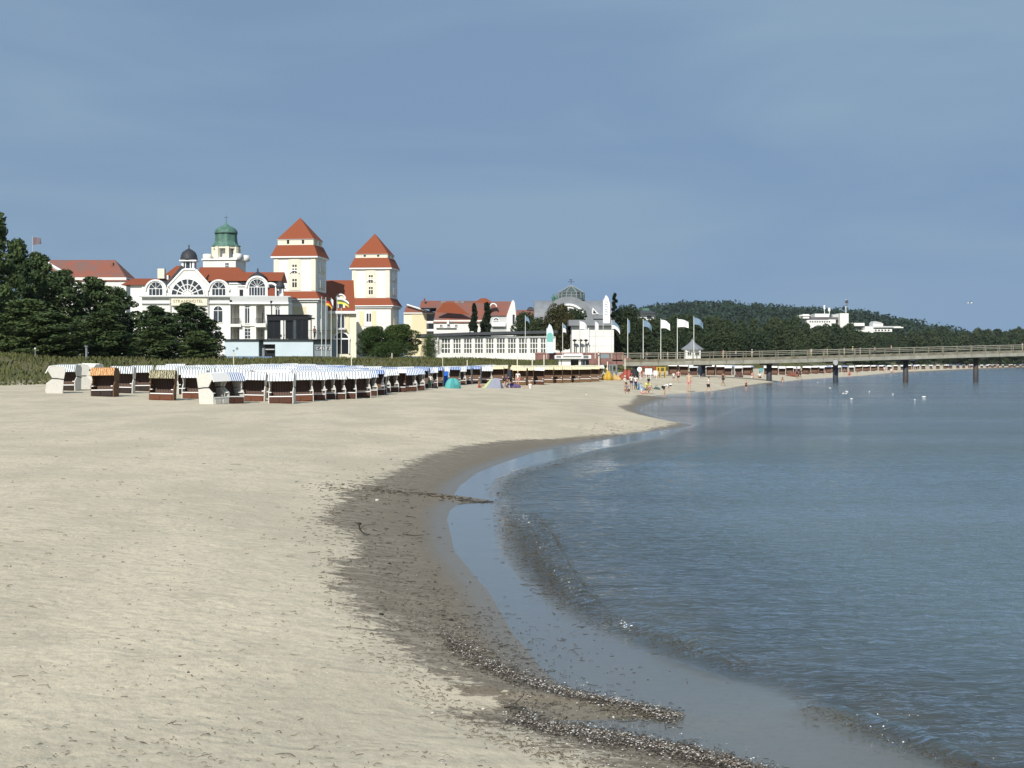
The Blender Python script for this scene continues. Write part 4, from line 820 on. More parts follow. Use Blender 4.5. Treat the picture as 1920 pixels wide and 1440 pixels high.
mb = MB(); mb.box(p.X(577), p.X(621), -.3, -.25, p.Z(619.6), p.Z(619))
for i in range(14): q_ = p.X(577 + i * 3.35); mb.box(q_ - .02, q_ + .02, -.29, -.26, p.Z(636), p.Z(619.6))
p.part("terrace_railing", BLACK, mb)
x = Bld("black_glass_box", 541, 301, "black framed glass box standing on the roof terrace of the blue pavilion", z=PZ(636, 301) + .004)
mb = MB(); xs_ = [501.5, 513, 525, 536, 549, 556, 566, 577]
for i, q_ in enumerate(xs_): mb.box(x.X(q_) - .09, x.X(q_) + .09, 0, .2, 0, x.Z(597)); mb.box(x.X(q_) - .09, x.X(q_) + .09, 5, 5.2, 0, x.Z(597))
mb.box(x.X(500.5), x.X(578), -.12, 5.3, x.Z(599), x.Z(591)).box(x.X(503), x.X(551), -.3, -.121, x.Z(601), x.Z(599.4)); x.part("frame", BLACK, mb)
for i in range(len(xs_) - 1):
    if i in (2, 4): continue
    x.part("pane", DKGLASS, MB().box(x.X(xs_[i]) + .1, x.X(xs_[i + 1]) - .1, .08, .12, .03, x.Z(599.5)))
x.part("roof", BLACK, MB().box(x.X(499.5), x.X(579), -.4, 5.6, x.Z(591), x.Z(589.8))); x.part("awning", BLACK, MB().box(x.X(577), x.X(586), .5, 4, x.Z(597.5), x.Z(595.6)))
mb = MB()
for i in range(9): q_ = x.X(508 + i * 7.6); mb.box(q_ - .25, q_ + .25, 1.5, 2, .45, .5).box(q_ - .25, q_ + .25, 1.95, 2, .5, .95).box(q_ - .24, q_ - .2, 1.5, 1.55, 0, .45).box(q_ + .2, q_ + .24, 1.5, 1.55, 0, .45)
x.part("chairs_inside", TRIM, mb)

# --- little hip-roofed kiosk on the pier's root, serving kiosk on the beach
kz = Bld("pointed_roof_kiosk", 1298, 300, "small white kiosk with a pointed grey roof at the shore end of the pier", 'kiosk', z=3.3)
kz.slab("wall", W_, 1284, 1312, 656, 682, -1.4, 1.6); kz.part("roof", GREYR, MB().lathe([(kz.k * 21.5, kz.Z(656)), (kz.k * 21.5, kz.Z(654)), (kz.k * 9, kz.Z(645.5)), (kz.k * 3, kz.Z(640)), (.05, kz.Z(635.5))], 0, 0, 8, math.pi / 8))
for a_, c_ in ((1287, 1295), (1301, 1310)): kz.window(a_, c_, 659, 667, -1.42, 2, 1, .06)
ks = Bld("beach_kiosk", 1078, 226, "flat-roofed white beach kiosk with lettered fascia behind the yellow-topped chairs", 'kiosk')
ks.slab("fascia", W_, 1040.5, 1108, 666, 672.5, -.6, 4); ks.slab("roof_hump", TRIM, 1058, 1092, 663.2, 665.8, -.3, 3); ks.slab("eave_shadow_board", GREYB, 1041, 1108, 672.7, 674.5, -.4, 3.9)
ks.slab("lettering_strip", mat("kiosk_lettering", (.05, .06, .06), .6), 1055.5, 1090, 668, 669.8, -.63, -.601); ks.slab("round_logo", mat("kiosk_logo", (.15, .15, .17), .6), 1043, 1052, 667.6, 670.6, -.64, -.602); ks.slab("side_lettering", mat("kiosk_side", (.12, .13, .14), .6), 1093.5, 1103, 666.8, 671.4, -.64, -.603)
for a_, c_ in ((1047.5, 1051.5), (1053, 1070), (1085, 1089)): ks.slab("white_panel", W_, a_, c_, 674.6, 700, 0, .25)
ks.slab("back_wall", DKR, 1048, 1106, 674.6, 700, 2.8, 3); ks.window(1090.5, 1098, 676, 688, .1, 1, 1, .08, frm=GREYB)

# --- buildings on the hillside
def hillb(nm, px, Y, lab): return Bld(nm, px, Y, lab, z=float(HILLZ(np.array(PX(px, Y)), np.array(float(Y)))) - 2)
q = Bld("hip_roof_villa", 1207, 620, "white villa with flat hipped roof among the trees above the first flagpoles", z=3)
q.slab("wall", W_, 1196, 1229, 588, 660, 0, 10); q.part("roof", DKR, MB().frus(q.X(1191), q.X(1232), -2, 12, q.Z(588), q.X(1203), q.X(1222), 3, 7, q.Z(582))); q.slab("lantern", COPPER, 1206, 1219, 577, 582.2, 4, 6); q.slab("window", GLASS, 1213, 1221, 592, 598, -.1, .02); q.slab("low_wing", W_, 1189, 1197, 594, 660, 1, 8)
o1 = Bld("hillside_hotel", 1550, 1120, "big white terraced hotel high among the trees on the headland", z=4)
o1.slab("main_wall", W_, 1513, 1559, 600, 660, 0, 20); o1.slab("recessed_floor", mat("shaded_glazing", (.12, .11, .12), .4), 1516, 1573, 594.5, 600, 3, 20); o1.slab("upper_floor", W_, 1529, 1556, 588, 594.5, 2, 18); o1.slab("left_wing", W_, 1506, 1518, 589, 597, 1, 16)
o1.slab("right_wing", W_, 1555, 1568, 599, 606, 2, 16); o1.slab("tower_block", W_, 1574, 1590, 587.5, 640, -2, 14); o1.slab("side_wing", GREYW, 1563, 1574, 589, 600, 4, 18); o1.slab("roof_terrace", TRIM, 1498, 1520, 591.5, 592.5, .2, 8)
o1.slab("roof_mast", TRIM, 1547, 1550, 572, 579, 5, 6); o1.slab("roof_mast_foot", TRIM, 1548.2, 1549, 579, 590, 5, 5.4); o1.slab("roof_tank", TRIM, 1556, 1559.5, 576.5, 583, 5, 7); o1.slab("roof_tank_foot", TRIM, 1557.3, 1558.2, 583, 590, 5, 5.4)
for i in range(9): o1.slab("window", GLASS, 1518 + i * 4.5, 1520.5 + i * 4.5, 602, 604.5, -.15, -.003)
o2 = Bld("terraced_villa", 1650, 1150, "white low villas stepping down the end of the headland", z=4)
o2.slab("upper_wall", W_, 1588, 1621, 605.5, 611, 0, 15); o2.slab("main_block", W_, 1620, 1636, 614, 624, -3, 10); o2.slab("long_wall", W_, 1600, 1620, 619, 622, -2, 10); o2.slab("long_wall", W_, 1636, 1672, 617, 622, -1, 12); o2.slab("top_house", W_, 1638, 1657, 606, 611.5, 2, 14)
o2.poly("top_roof", GREYW, [(1638, 606), (1641, 602), (1652, 604), (1658, 607)], 1.8, 14); o2.slab("grey_band", GREYW, 1622, 1690, 611.5, 614, 1, 14); o2.slab("end_wall", W_, 1676, 1694, 613, 615, .5, 10)
for i in range(5): o2.slab("window", GLASS, 1640 + i * 6, 1643 + i * 6, 618, 620.5, -1.2, -1.003)
o3 = Bld("thin_mast", 1586, 1900, "thin radio mast on top of the headland", 'mast', z=55)
o3.part("pole", STEEL, MB().tube((0, 0, 0), (0, 0, o3.Z(561)), .9, .6, 6)); o3.part("antenna_box", DKR, MB().box(-.6, 2.6, -1, 1, o3.Z(569), o3.Z(563)).box(-.6, 1.8, -1, 1, o3.Z(573), o3.Z(571)))
# ---------------------------------------------------------------- hooded wicker beach chairs
def chair(side, canopy, base, inner, full=True, short=False):
    e = empty("beach_chair", (0, 0, 0)); w = .68
    lo = [(-.50, 0), (.42, 0), (.50, .82), (-.16, .90), (-.50, .62)]; hi = [(.50, .845), (-.16, .925), (-.42, 1.38), (-.30, 1.62), (.40, 1.66), (.62, 1.45)]
    for sg in (-1, 1):
        a, b = (w - .05, w) if sg > 0 else (-w, -w + .05)
        MB().prismx(lo, a, b).build("side_panel", side, e)
        if full:
            MB().prismx(hi, a, b).build("hood_side", side, e)
            xx = sg * (w + .012); MB().tube((xx, .5, .84), (xx, .1, .90), .03, n=4).tube((xx, .1, .90), (xx, -.2, .91), .03, n=4).build("strap", ROPE, e)
            MB().box(min(sg * (w - .17), sg * (w - .055)), max(sg * (w - .17), sg * (w - .055)), -.5, -.05, .60, .645).build("armrest", TRIM, e)
    hd = MB(); iw = w - .052
    for p, q in (((.50, .845), (.62, 1.45)), ((.62, 1.45), (.40, 1.66)), ((.40, 1.66), (-.30, 1.62))):
        d = Vector((q[0] - p[0], q[1] - p[1])).normalized(); n = Vector((d.y, -d.x)) * -.04
        hd.prismx([p, q, (q[0] + n.x, q[1] + n.y), (p[0] + n.x, p[1] + n.y)], -iw, iw)
    if not full: hd.prismx(hi, w - .05, w).prismx(hi, -w, -w + .05)
    hd.build("hood", side, e)
    MB().prismx([(.05, 1.70), (-.33, 1.665), *([(-.46, 1.43), (-.43, 1.41)] if short else [(-.56, 1.24), (-.52, 1.22)]), (-.30, 1.62), (.05, 1.66)], -w - .02, w + .02).build("canopy", canopy, e)
    MB().box(-iw, iw, -.52, -.46, .0, .36).build("front_apron", base, e)
    MB().box(-iw, iw, .40, .47, 0, .84).build("back_panel", side if side in (WICKW, WICKG) else base, e)
    MB().box(-iw, iw, -.47, .39, .36, .43).build("seat", inner, e)
    MB().add([(-iw, .22, .43), (iw, .22, .43), (iw, .50, 1.42), (-iw, .50, 1.42), (-iw, .36, .43), (iw, .36, .43), (iw, .56, 1.42), (-iw, .56, 1.42)], [(0, 1, 2, 3), (5, 4, 7, 6), (0, 3, 7, 4), (1, 5, 6, 2), (3, 2, 6, 7), (0, 4, 5, 1)]).build("backrest", inner, e)
    if full:
        MB().box(-iw, iw, -.545, -.525, .37, .42).build("seat_rail", TRIM, e)
        for sx in (-.33, .33): MB().box(sx - .24, sx + .24, -.56, -.525, .06, .30).build("footrest", base, e)
    return e
CH = {}
SPEC = {'grey': (WICKW, ST_GREY, WICK, INNER, "white-sided brown chair with grey-striped white canopy", "grey-striped white-hooded beach chair"),
        'ora': (WICKW, ST_GREY, WICKO, INNER, "white-sided chair with pale striped canopy and orange-brown base", "orange-based beach chair"),
        'dark': (WICKW, ST_DARK, WICKD, INNER, "dark wicker chair with bold dark-striped canopy", "dark-striped beach chair"),
        'blue': (WICKW, ST_BLUE, WICK, INNER, "white-sided chair with blue-striped canopy", "blue-striped beach chair"),
        'navy': (WICKG, ST_NAVY, WICK, INNERR, "brown chair with blue canopy", "blue-hooded beach chair"),
        'cream': (WICKT, ST_CREAM, WICKT, INNERR, "tan wicker chair with cream-yellow canopy", "cream-hooded tan beach chair"),
        'white': (WICKW, ST_WHITE, WICKW, INNER, "all-white chair", "all-white beach chair"),
        'orap': (WICKT, ST_ORA, WICKD, INNER, "dark chair with orange patterned canopy", "orange patterned beach chair"),
        'olive': (WICKT, ST_OLI, WICKO, INNER, "brown chair with olive patterned canopy", "olive patterned beach chair"),
        'maroon': (WICK, ST_WHITE, WICK, INNERR, "maroon-brown chair with plain white canopy", "plain white-hooded maroon beach chair")}
NCH = [0]
def put_chair(kind, x, y, yaw, label, group, full=True, scale=1.0):
    k = (kind, full)
    if k not in CH: o = CH[k] = chair(*SPEC[kind][:4], full, kind in ('navy', 'cream', 'maroon'))
    else: o = copy_tree(CH[k])
    o.location = (x, y, gz(x, y) - .03); o.rotation_euler = (R(random.uniform(-1.5, 1.5)), R(random.uniform(-1.5, 1.5)), R(yaw)); o.scale = (scale,) * 3
    tag(o, label, "beach chair", group); NCH[0] += 1; return o
PLACED = []
FG = "beach chairs standing along the open sand"
for px, by, yaw, kind, lab in [
    (103, 737, -72, 'white', "all-white beach chair turned sideways at the end by the dune, black strap on its side"),
    (128, 732, -8, 'dark', "brown beach chair with blue-black cushions just behind the all-white sideways chair"),
    (152, 729, 118, 'white', "all-white beach chair seen from behind beside the sideways one, black strap"),
    (170, 727, 160, 'white', "cream-white beach chair with its back turned, left of the orange patterned chair"),
    (197, 743, -4, 'orap', "dark beach chair with orange patterned canopy, striped cushions showing"),
    (230, 737, 4, 'dark', "dark-striped beach chair just behind the orange patterned one"),
    (268, 733, 6, 'dark', "beach chair with bold dark stripes half hidden by the olive patterned chair"),
    (305, 750, 4, 'olive', "dark wicker beach chair with olive patterned canopy standing out in front"),
    (330, 724, 8, 'grey', "blue-grey striped beach chair right above the olive patterned chair"),
    (366, 747, 0, 'ora', "beach chair with wide white canopy and orange base between olive and white-backed chairs"),
    (401, 757, 62, 'white', "all-white beach chair turned sideways in the first row, black strap and dark emblem"),
    (428, 756, 50, 'blue', "brown beach chair with pale blue stripes tucked behind the white sideways chair"),
    (475, 752, 3, 'ora', "wicker beach chair with white-lettered cushion, second to the framed striped chair"),
    (529, 756, 0, 'grey', "frontmost beach chair with dark-framed white striped canopy"),
    (563, 752, 18, 'ora', "orange-brown beach chair directly beside the frontmost framed chair"),
    (586, 750, 22, 'ora', "orange-brown beach chair with purple cushion, second beside the frontmost chair"),
    (605, 748, 24, 'grey', "reddish beach chair third beside the frontmost chair"),
    (624, 748, 24, 'grey', "narrow-looking beach chair fourth beside the frontmost chair"),
    (646, 747, 12, 'grey', "broad dark-brown beach chair with plain striped canopy before the gap in the row"),
    (672, 745, 22, 'grey', "beach chair ending the close row, right before the row steps back"),
    (693, 737, 28, 'grey', "beach chair starting the stepped-back part of the row"),
    (711, 736, 28, 'grey', "second beach chair of the stepped-back part of the row"),
    (727, 735, 28, 'grey', "third beach chair of the stepped-back part of the row"),
    (743, 735, 8, 'maroon', "wide maroon beach chair with straight white canopy near the row's end"),
    (762, 733, 28, 'blue', "beach chair beside the wide maroon one"),
    (777, 731, 35, 'blue', "last beach chair of the first row, angled to the sea"),
    (790, 727, -5, 'navy', "brown beach chair next to the standing person in green trousers"),
    (822, 722, -5, 'navy', "brown beach chair behind the bright blue windbreak"),
    (856, 719, -8, 'navy', "brown beach chair behind the turquoise tent"), (872, 720, -8, 'navy', "brown beach chair next to the turquoise tent"),
    (889, 719, -8, 'navy', "brown beach chair with someone's towel, left of the second windbreak"),
    (933, 718, -5, 'cream', "tan beach chair right behind the grey tent"),
    (975, 722, -12, 'cream', "tan beach chair behind the dark closed parasol"), (988, 721, -4, 'cream', "tan beach chair just before the maroon one"),
    (1007, 721, -2, 'maroon', "maroon beach chair with pinkish white canopy among the tan chairs"),
    (1026, 718, -8, 'cream', "tan beach chair on the sea side of the maroon one"), (1043, 718, -6, 'cream', "second tan beach chair past the maroon one"), (1060, 717, -6, 'cream', "third tan beach chair past the maroon one"),
    (1075, 717, -4, 'cream', "fourth tan beach chair past the maroon one"), (1097, 716, -2, 'cream', "tan beach chair after the gap with the yellow beach toy"), (1112, 715, -2, 'cream', "last tan beach chair of the row towards the pier")]:
    x, y, z = ground_at(px, by); put_chair(kind, x, y, yaw, lab, FG); PLACED.append((x, y))
# rows behind, towards the dune
FL = np.array([ground_at(*p)[:2] for p in [(232, 737), (350, 745), (475, 751), (600, 748), (672, 744), (720, 735), (790, 727), (880, 720), (960, 721), (1050, 717), (1112, 715)]])
seg = np.r_[0, np.cumsum(np.hypot(*np.diff(FL, axis=0).T))]
rown = 0
for r in range(1, 12):
    s_ = random.uniform(0, 1.5); cnt = 0
    while s_ < seg[-1]:
        x = np.interp(s_, seg, FL[:, 0]) + .35 * r; y = np.interp(s_, seg, FL[:, 1]) + 4.0 * r + random.uniform(-.6, .6)
        u = CX + x / y * F; s_ += random.uniform(1.95, 2.5)
        hh, ss, dd = height(np.array([x]), np.array([y]))
        if dd[0] > -1.2 or any((x - a) ** 2 + (y - b_) ** 2 < 2.4 for a, b_ in PLACED) or cnt > 48: continue
        if u > 800 and r > 5: continue
        if u > 600: kind = random.choice(['blue', 'navy', 'grey']) if u < 760 and r < 4 else random.choice(['navy', 'navy', 'blue', 'grey'])
        else: kind = random.choice(['grey', 'grey', 'ora', 'blue', 'dark' if u < 420 else 'maroon', 'grey'])
        if 800 < u <= 925: kind = random.choice(['navy', 'grey', 'blue'])
        if u > 925: kind = 'cream' if random.random() < .85 else 'grey'
        put_chair(kind, x, y, (18 if u < 800 else 4) + random.uniform(-16, 16), f"{SPEC[kind][5]}, {ORD[cnt]} from left, {ORD[r - 1]} row behind the front", "beach chairs in the rows behind the first", full=r <= 2)
        PLACED.append((x, y)); cnt += 1
# the far line beyond the pier
px = 1262; cnt = [0, 0]
while px < 1925:
    by = float(np.interp(px, [1262, 1400, 1500, 1600, 1700, 1800, 1900], [703, 703.5, 702, 697, 693, 690.5, 688.6]))
    for r in (0, 1):
        if r and random.random() < .45: continue
        x, y, z = ground_at(px + 4 * r, by - 1.1 * r)
        if 1405 < px < 1445 and r == 0: continue
        k = random.choice(['maroon', 'maroon', 'grey', 'navy']); cnt[r] += 1
        put_chair(k, x, y, random.uniform(-20, 5), f"{SPEC[k][5]} beyond the pier, {ORD[min(cnt[r] - 1, 49)]} from left, {'front' if r == 0 else 'back'} line", "far beach chairs beyond the pier", full=False)
    px += float(np.interp(px, [1262, 1500, 1900], [15.5, 13.5, 9.5])) * random.uniform(.95, 1.3)
print("chairs", NCH[0])

# ---------------------------------------------------------------- pier
A = np.array([PX(1168, 226), 226.0]); B = np.array([PX(1975, 262), 262.0]); LEN = float(np.hypot(*(B - A))); ang = math.atan2(B[1] - A[1], B[0] - A[0])
pier = empty("pier", (A[0], A[1], 0), ang, "long weathered timber pier on dark pillars running out over the sea", "pier")
def pxs(s): p = A + (B - A) * s / LEN; return CX + p[0] / p[1] * F, p[1]
def rz(s): px_, Y = pxs(s); return PZ(float(np.interp(px_, [1168, 1300, 1460, 1680, 1920, 1980], [662, 660.3, 657.5, 652, 646, 644.8])), Y)
n = 28; st = LEN / n
def strip(name, m, dz0, dz1, y0, y1, sub=14):
    mb = MB(); ss = [LEN * i / sub for i in range(sub + 1)]
    for a_, b_ in zip(ss[:-1], ss[1:]):
        za, zb = rz(a_), rz(b_); mb.add([(a_, y0, za - dz1), (b_, y0, zb - dz1), (b_, y1, zb - dz1), (a_, y1, za - dz1), (a_, y0, za - dz0), (b_, y0, zb - dz0), (b_, y1, zb - dz0), (a_, y1, za - dz0)], [(0, 3, 2, 1), (4, 5, 6, 7), (0, 1, 5, 4), (2, 3, 7, 6)])
    return mb.build(name, m, pier)
for dz, t_ in ((0, .09), (.30, .06), (.56, .06)):
    strip("rail", WOODL, dz, dz + t_, -.05, .05); strip("rail", WOODP, dz, dz + t_, 3.45, 3.55)
strip("deck", WOODP, .98, 1.18, .06, 3.44)
for i in range(n):
    a_, b_ = i * st, (i + 1) * st; za, zb = rz(a_), rz(b_)
    for nm, m, d0, d1, yy in (("side_board", WOODP, .96, 1.34, -.02), ("fascia_board", WOODL, 1.36, 1.93, -.08)):
        off = random.uniform(-.02, .02)
        MB().add([(a_ + .03, yy + off, za - d1), (b_ - .03, yy + off, zb - d1), (b_ - .03, .05, zb - d1), (a_ + .03, .05, za - d1), (a_ + .03, yy + off, za - d0), (b_ - .03, yy + off, zb - d0), (b_ - .03, .05, zb - d0), (a_ + .03, .05, za - d0)],
                 [(0, 3, 2, 1), (4, 5, 6, 7), (0, 1, 5, 4), (1, 2, 6, 5), (2, 3, 7, 6), (3, 0, 4, 7)]).build(nm, m, pier)
for i in range(n + 1):
    s_ = i * st; z = rz(s_); MB().box(s_ - .07, s_ + .07, -.12, -.051, z - 1.5, z + .05).build("railing_post", WOODP, pier); MB().box(s_ - .07, s_ + .07, 3.551, 3.62, z - 1.2, z + .05).build("railing_post", WOODP, pier)
for px_ in (1192, 1318, 1443, 1568, 1700, 1832, 1962):
    s_ = float(np.interp(px_ + 11, [pxs(i * st)[0] for i in range(n + 1)], [i * st for i in range(n + 1)])); z = rz(s_)
    for yy in (1.7,): MB().lathe([(.46, -3.2), (.44, .4), (.42, z - 2.2)], s_, yy, 14).build("pillar", PILE, pier, True)
    MB().box(s_ - .55, s_ + .55, -.05, 3.5, z - 2.2, z - 1.94).build("cross_beam", PILE, pier)
sg = MB().lathe([(.44, -.06), (.44, .06)], 0, 0, 18).build("round_sign", mat("grey_sign_face", (.42, .43, .42), .6), pier); s_ = float(np.interp(1564, [pxs(i * st)[0] for i in range(n + 1)], [i * st for i in range(n + 1)])); sg.location = (s_, -.35, rz(s_) - 2.1); sg.rotation_euler = (R(90), 0, 0)
sb = MB().box(-.045, .045, -.29, -.1, .3, .5).build("sign_bracket", PILE, pier); sb.location = (s_, 0, rz(s_) - 2.1)

# ---------------------------------------------------------------- flags, poles, posts
def flag_mesh(w, h, droop, mats, rows=None, ph=0):
    mb = MB(); nx, nz = 12, 6; P = {}
    for i in range(nx + 1):
        for j in range(nz + 1):
            u, v = i / nx, j / nz; x = w * u * (1 - .25 * droop * u); z = -h * v * (1 - .25 * u) - droop * w * u * u * .8; y = .12 * w * math.sin(u * 7 + v * 1.4 + ph) * u
            P[i, j] = (x, y, z)
    for i in range(nx):
        for j in range(nz):
            mb.mi = (j * len(mats)) // nz; mb.add([P[i, j + 1], P[i + 1, j + 1], P[i + 1, j], P[i, j]], [(0, 1, 2, 3)])
            if j < 0: pass
    return mb
FLW = mat("white_flag_cloth", (.78, .78, .80), .9); FLB = mat("blue_grey_flag_cloth", (.16, .24, .33), .9); FK = mat("black_flag_cloth", (.02, .02, .02), .9); FR_ = mat("red_flag_cloth", (.42, .03, .02), .9); FG_ = mat("gold_flag_cloth", (.72, .42, .05), .9)
FY = mat("yellow_flag_cloth", (.75, .66, .12), .9); FGR = mat("green_flag_cloth", (.10, .15, .06), .9); FT = mat("teal_banner_cloth", (.18, .45, .42), .9); FLT = mat("pale_blue_banner_cloth", (.62, .74, .78), .9)
def pole(px, Y, top, bot, label, flag=None, group=None, r=.07, m=STEEL, name="flagpole", cat="flagpole", z=None):
    x = PX(px, Y); z0 = max(PZ(bot, Y), gz(x, Y) - .2) if z is None else z; zt = PZ(top, Y); e = empty(name, (x, Y, z0), 0, label, cat, group)
    MB().tube((0, 0, -.4), (0, 0, zt - z0), r * 1.15, r * .75, 8).build("pole", m, e)
    MB().lathe([(r * 1.2, zt - z0), (r * 1.2, zt - z0 + r)], 0, 0, 8).build("pole_cap", m, e)
    if flag: w, h, dr, ms, sd_ = flag; f = flag_mesh(w, h, dr, ms, ph=px).build("flag", ms, e, True); f.location = (r, 0, zt - z0 - .15); f.scale = (sd_, 1, 1)
    return e
G5 = "five flagpoles by the pier's shore end"
pole(1177, 285, 598, 667, "flagpole beside the white hall with its flag hanging limp", (.5, 2.6, 1.2, [FLB], 1), G5)
pole(1206, 285, 599, 668, "flagpole flying a blue-grey flag, next to the limp one", (1.9, 1.2, .8, [FLB], 1), G5)
pole(1239, 285, 598, 669, "flagpole flying a white flag, middle of the five", (1.9, 1.6, .55, [FLW], 1), G5)
pole(1270, 285, 597, 670, "flagpole flying a white flag that curls at its end, right of the middle one", (2.2, 1.5, .3, [FLW], 1), G5)
pole(1301, 284, 594, 672, "tallest flagpole with a blue-grey flag, rising behind the pointed kiosk", (2.0, 1.3, .7, [FLB], 1), G5)
G4 = "flagpoles before the tower hotel"
pole(603, 296, 557, 664, "bare flagpole nearest the black glass box", None, G4); pole(611, 297, 558, 664, "flagpole with black, red and gold flag", (1.5, 1.4, 1.0, [FK, FR_, FG_], 1), G4)
pole(621, 298, 559, 665, "flagpole with small drooping white flag beside the striped national flag", (.45, 2.0, .9, [FLW], 1), G4); pole(632, 299, 556, 666, "flagpole with large yellow and dark green flag before the dormer", (2.6, 1.3, .5, [FLW, FGR, FY], 1), G4)
pole(640, 300, 561, 667, "thin bare flagpole in front of the arched entrance", None, G4)
G3 = "flags around the white annex"
pole(1055, 288, 606, 680, "pole with drooping blue-white flag next to the teal banner", (.8, 1.6, 1.0, [FLB, FLW], 1), G3); pole(1087, 288, 601, 668, "pole with white flag before the dark opening of the annex", (1.5, 1.5, .6, [FLW], 1), G3)
pole(1116, 288, 602, 668, "pole with narrow white flag before the blank annex wall", (.7, 1.8, .9, [FLW], 1), G3); pole(1147, 288, 601, 668, "pole with blue flag trailing off the annex corner", (1.9, 1.4, .95, [FLB, FLW], 1), G3)
pole(985, 310, 592, 640, "short pole with pale torn-looking flag in front of dark trees", (1.1, .9, 1.1, [FLB], 1), G3)
pole(61, 505, 444, 640, "small reddish-grey flag flying above the pines", (2.9, 2.6, .12, [mat("faded_flag", (.16, .13, .15), .9)], 1), None)
for px_, t_, u_, Y, lab, c_ in ((1137, 553, 606, 300, "tall white feather banner with dark lettering beside the conifer", 'w'), (1031, 607, 662, 290, "teal and pale blue feather banner in front of the glass pavilion", 't')):
    x = PX(px_, Y); z0 = gz(x, Y); kk = Y / F; e = empty("feather_banner", (x, Y, z0), 0, lab, "banner"); Zf = lambda q: PZ(q, Y) - z0
    MB().tube((-6 * kk, 0, 0), (-6 * kk, 0, Zf(t_ + 8)), .05, n=6).build("pole", STEEL, e)
    pts = [(-6 * kk, Zf(u_)), (6.5 * kk, Zf(u_)), (6.5 * kk, Zf(t_ + 16)), (3.5 * kk, Zf(t_ + 5)), (-1 * kk, Zf(t_)), (-6 * kk, Zf(t_ + 12))]
    MB().prismy(pts, -.02, .02).build("cloth", FLW if c_ == 'w' else FLT, e)
    if c_ == 'w':
        for i in range(6):
            zz_ = Zf(t_ + 13 + i * 4.6); MB().box(-2.2 * kk, 2.2 * kk, -.03, -.021, zz_ - .07, zz_ + .07).box(-2.2 * kk if i % 2 else 1.4 * kk, -1.4 * kk if i % 2 else 2.2 * kk, -.03, -.021, zz_ - .26, zz_ - .071).build("letter", GREYB, e)
    else: MB().half(0, Zf(t_ + 22), 5.5 * kk, -.035, -.021, 12).box(-5.5 * kk, 6 * kk, -.034, -.022, Zf(t_ + 34), Zf(t_ + 22) - .01).build("printed_emblem", FT, e)
GP = "posts standing in the dune grass"
for px_, t_, u_, lab, r_ in ((162, 648, 684, "grey lamp-like post above the chairs at the dune's left end", .11), (438, 656, 684, "thin pale post before the blue pavilion wall", .06), (66, 652, 661, "small white round sign among the grass beneath the pines", .05),
    (659, 669, 684, "short pale post between the flagpoles and the low bush", .06), (735, 662, 668, "short white post at the foot of the green bush", .07), (830, 667, 676, "short post before the glass pavilion's first panes", .05), (876, 675, 690, "cream post amid the dune behind the turquoise tent", .07),
    (970, 668, 688, "cream post before the pavilion's white lower wall", .08), (998, 668, 695, "pinkish post at the terrace wall's start", .08), (1020, 665, 692, "cream post below the teal banner", .08), (1123, 668, 705, "tall white post between the kiosk and the pier", .10), (1139, 678, 702, "yellow-white post behind the yellow beach toy", .08), (1172, 672, 702, "pale post below the pier's first span", .07)):
    Y = 150 if px_ < 200 else (170 if px_ < 700 else 214); x = PX(px_, Y); z0 = gz(x, Y) - .2; e = empty("marker_post", (x, Y, z0), 0, lab, "post", GP)
    MB().tube((0, 0, 0), (0, 0, PZ(t_, Y) - z0), r_, r_ * .9, 7).build("shaft", mat("pale_post_paint", (.66, .62, .50), .7) if px_ > 200 else GREYR, e)
    if px_ in (162, 66, 438): MB().lathe([(r_ * 1.6, PZ(t_, Y) - z0 - .15), (r_ * 1.8, PZ(t_, Y) - z0)], 0, 0, 8).build("head", TRIM if px_ == 66 else GREYR, e)

# ---------------------------------------------------------------- tents, windbreaks and beach things
def tri(mb, *ps): mb.add(ps, [tuple(range(len(ps)))]); return mb
x, y, z = ground_at(849, 728); k = y / F
e = empty("beach_tent", (x, y, z - .03), R(10), "turquoise dome-shaped beach tent in front of the brown chairs", "tent")
TEAL = mat("turquoise_tent_cloth", (.10, .40, .38), .8, .1, 2); TEAL2 = mat("dark_turquoise_tent_cloth", (.06, .27, .27), .8)
def dome(w, h, a0, a1, n=10): 
    vs = []; m_ = 7
    for j in range(m_ + 1):
        t_ = j / m_ * math.pi / 2
        for i in range(n + 1):
            a_ = a0 + (a1 - a0) * i / n; vs.append((w * math.cos(t_) ** .8 * math.cos(a_), w * .8 * math.cos(t_) ** .8 * math.sin(a_), h * math.sin(t_)))
    return MB().add(vs, [(j * (n + 1) + i, j * (n + 1) + i + 1, (j + 1) * (n + 1) + i + 1, (j + 1) * (n + 1) + i) for j in range(m_) for i in range(n)])
for i, (a0, a1, m) in enumerate(((-math.pi, -2.0, TEAL), (-2.0, -1.35, TEAL2), (-1.35, -.0, TEAL), (0, 1.6, TEAL2), (1.6, math.pi, TEAL))): dome(15.3 * k, 20 * k, a0, a1).build("tent_panel", m, e)
MB().add([(1.5 * k, -13 * k, 0), (11 * k, -10 * k, 0), (10.5 * k, -10 * k, 7 * k), (1.5 * k, -12.8 * k, 7.5 * k)], [(0, 1, 2, 3)]).build("tent_window", TEAL2, e)
x, y, z = ground_at(924, 728); k = y / F
e = empty("beach_tent", (x, y, z - .03), 0, "grey and lime-edged beach shelter beside the dark closed parasol", "tent")
GT = mat("grey_tent_cloth", (.26, .27, .33), .8, .1, 2); LT = mat("lime_tent_cloth", (.42, .50, .22), .8)
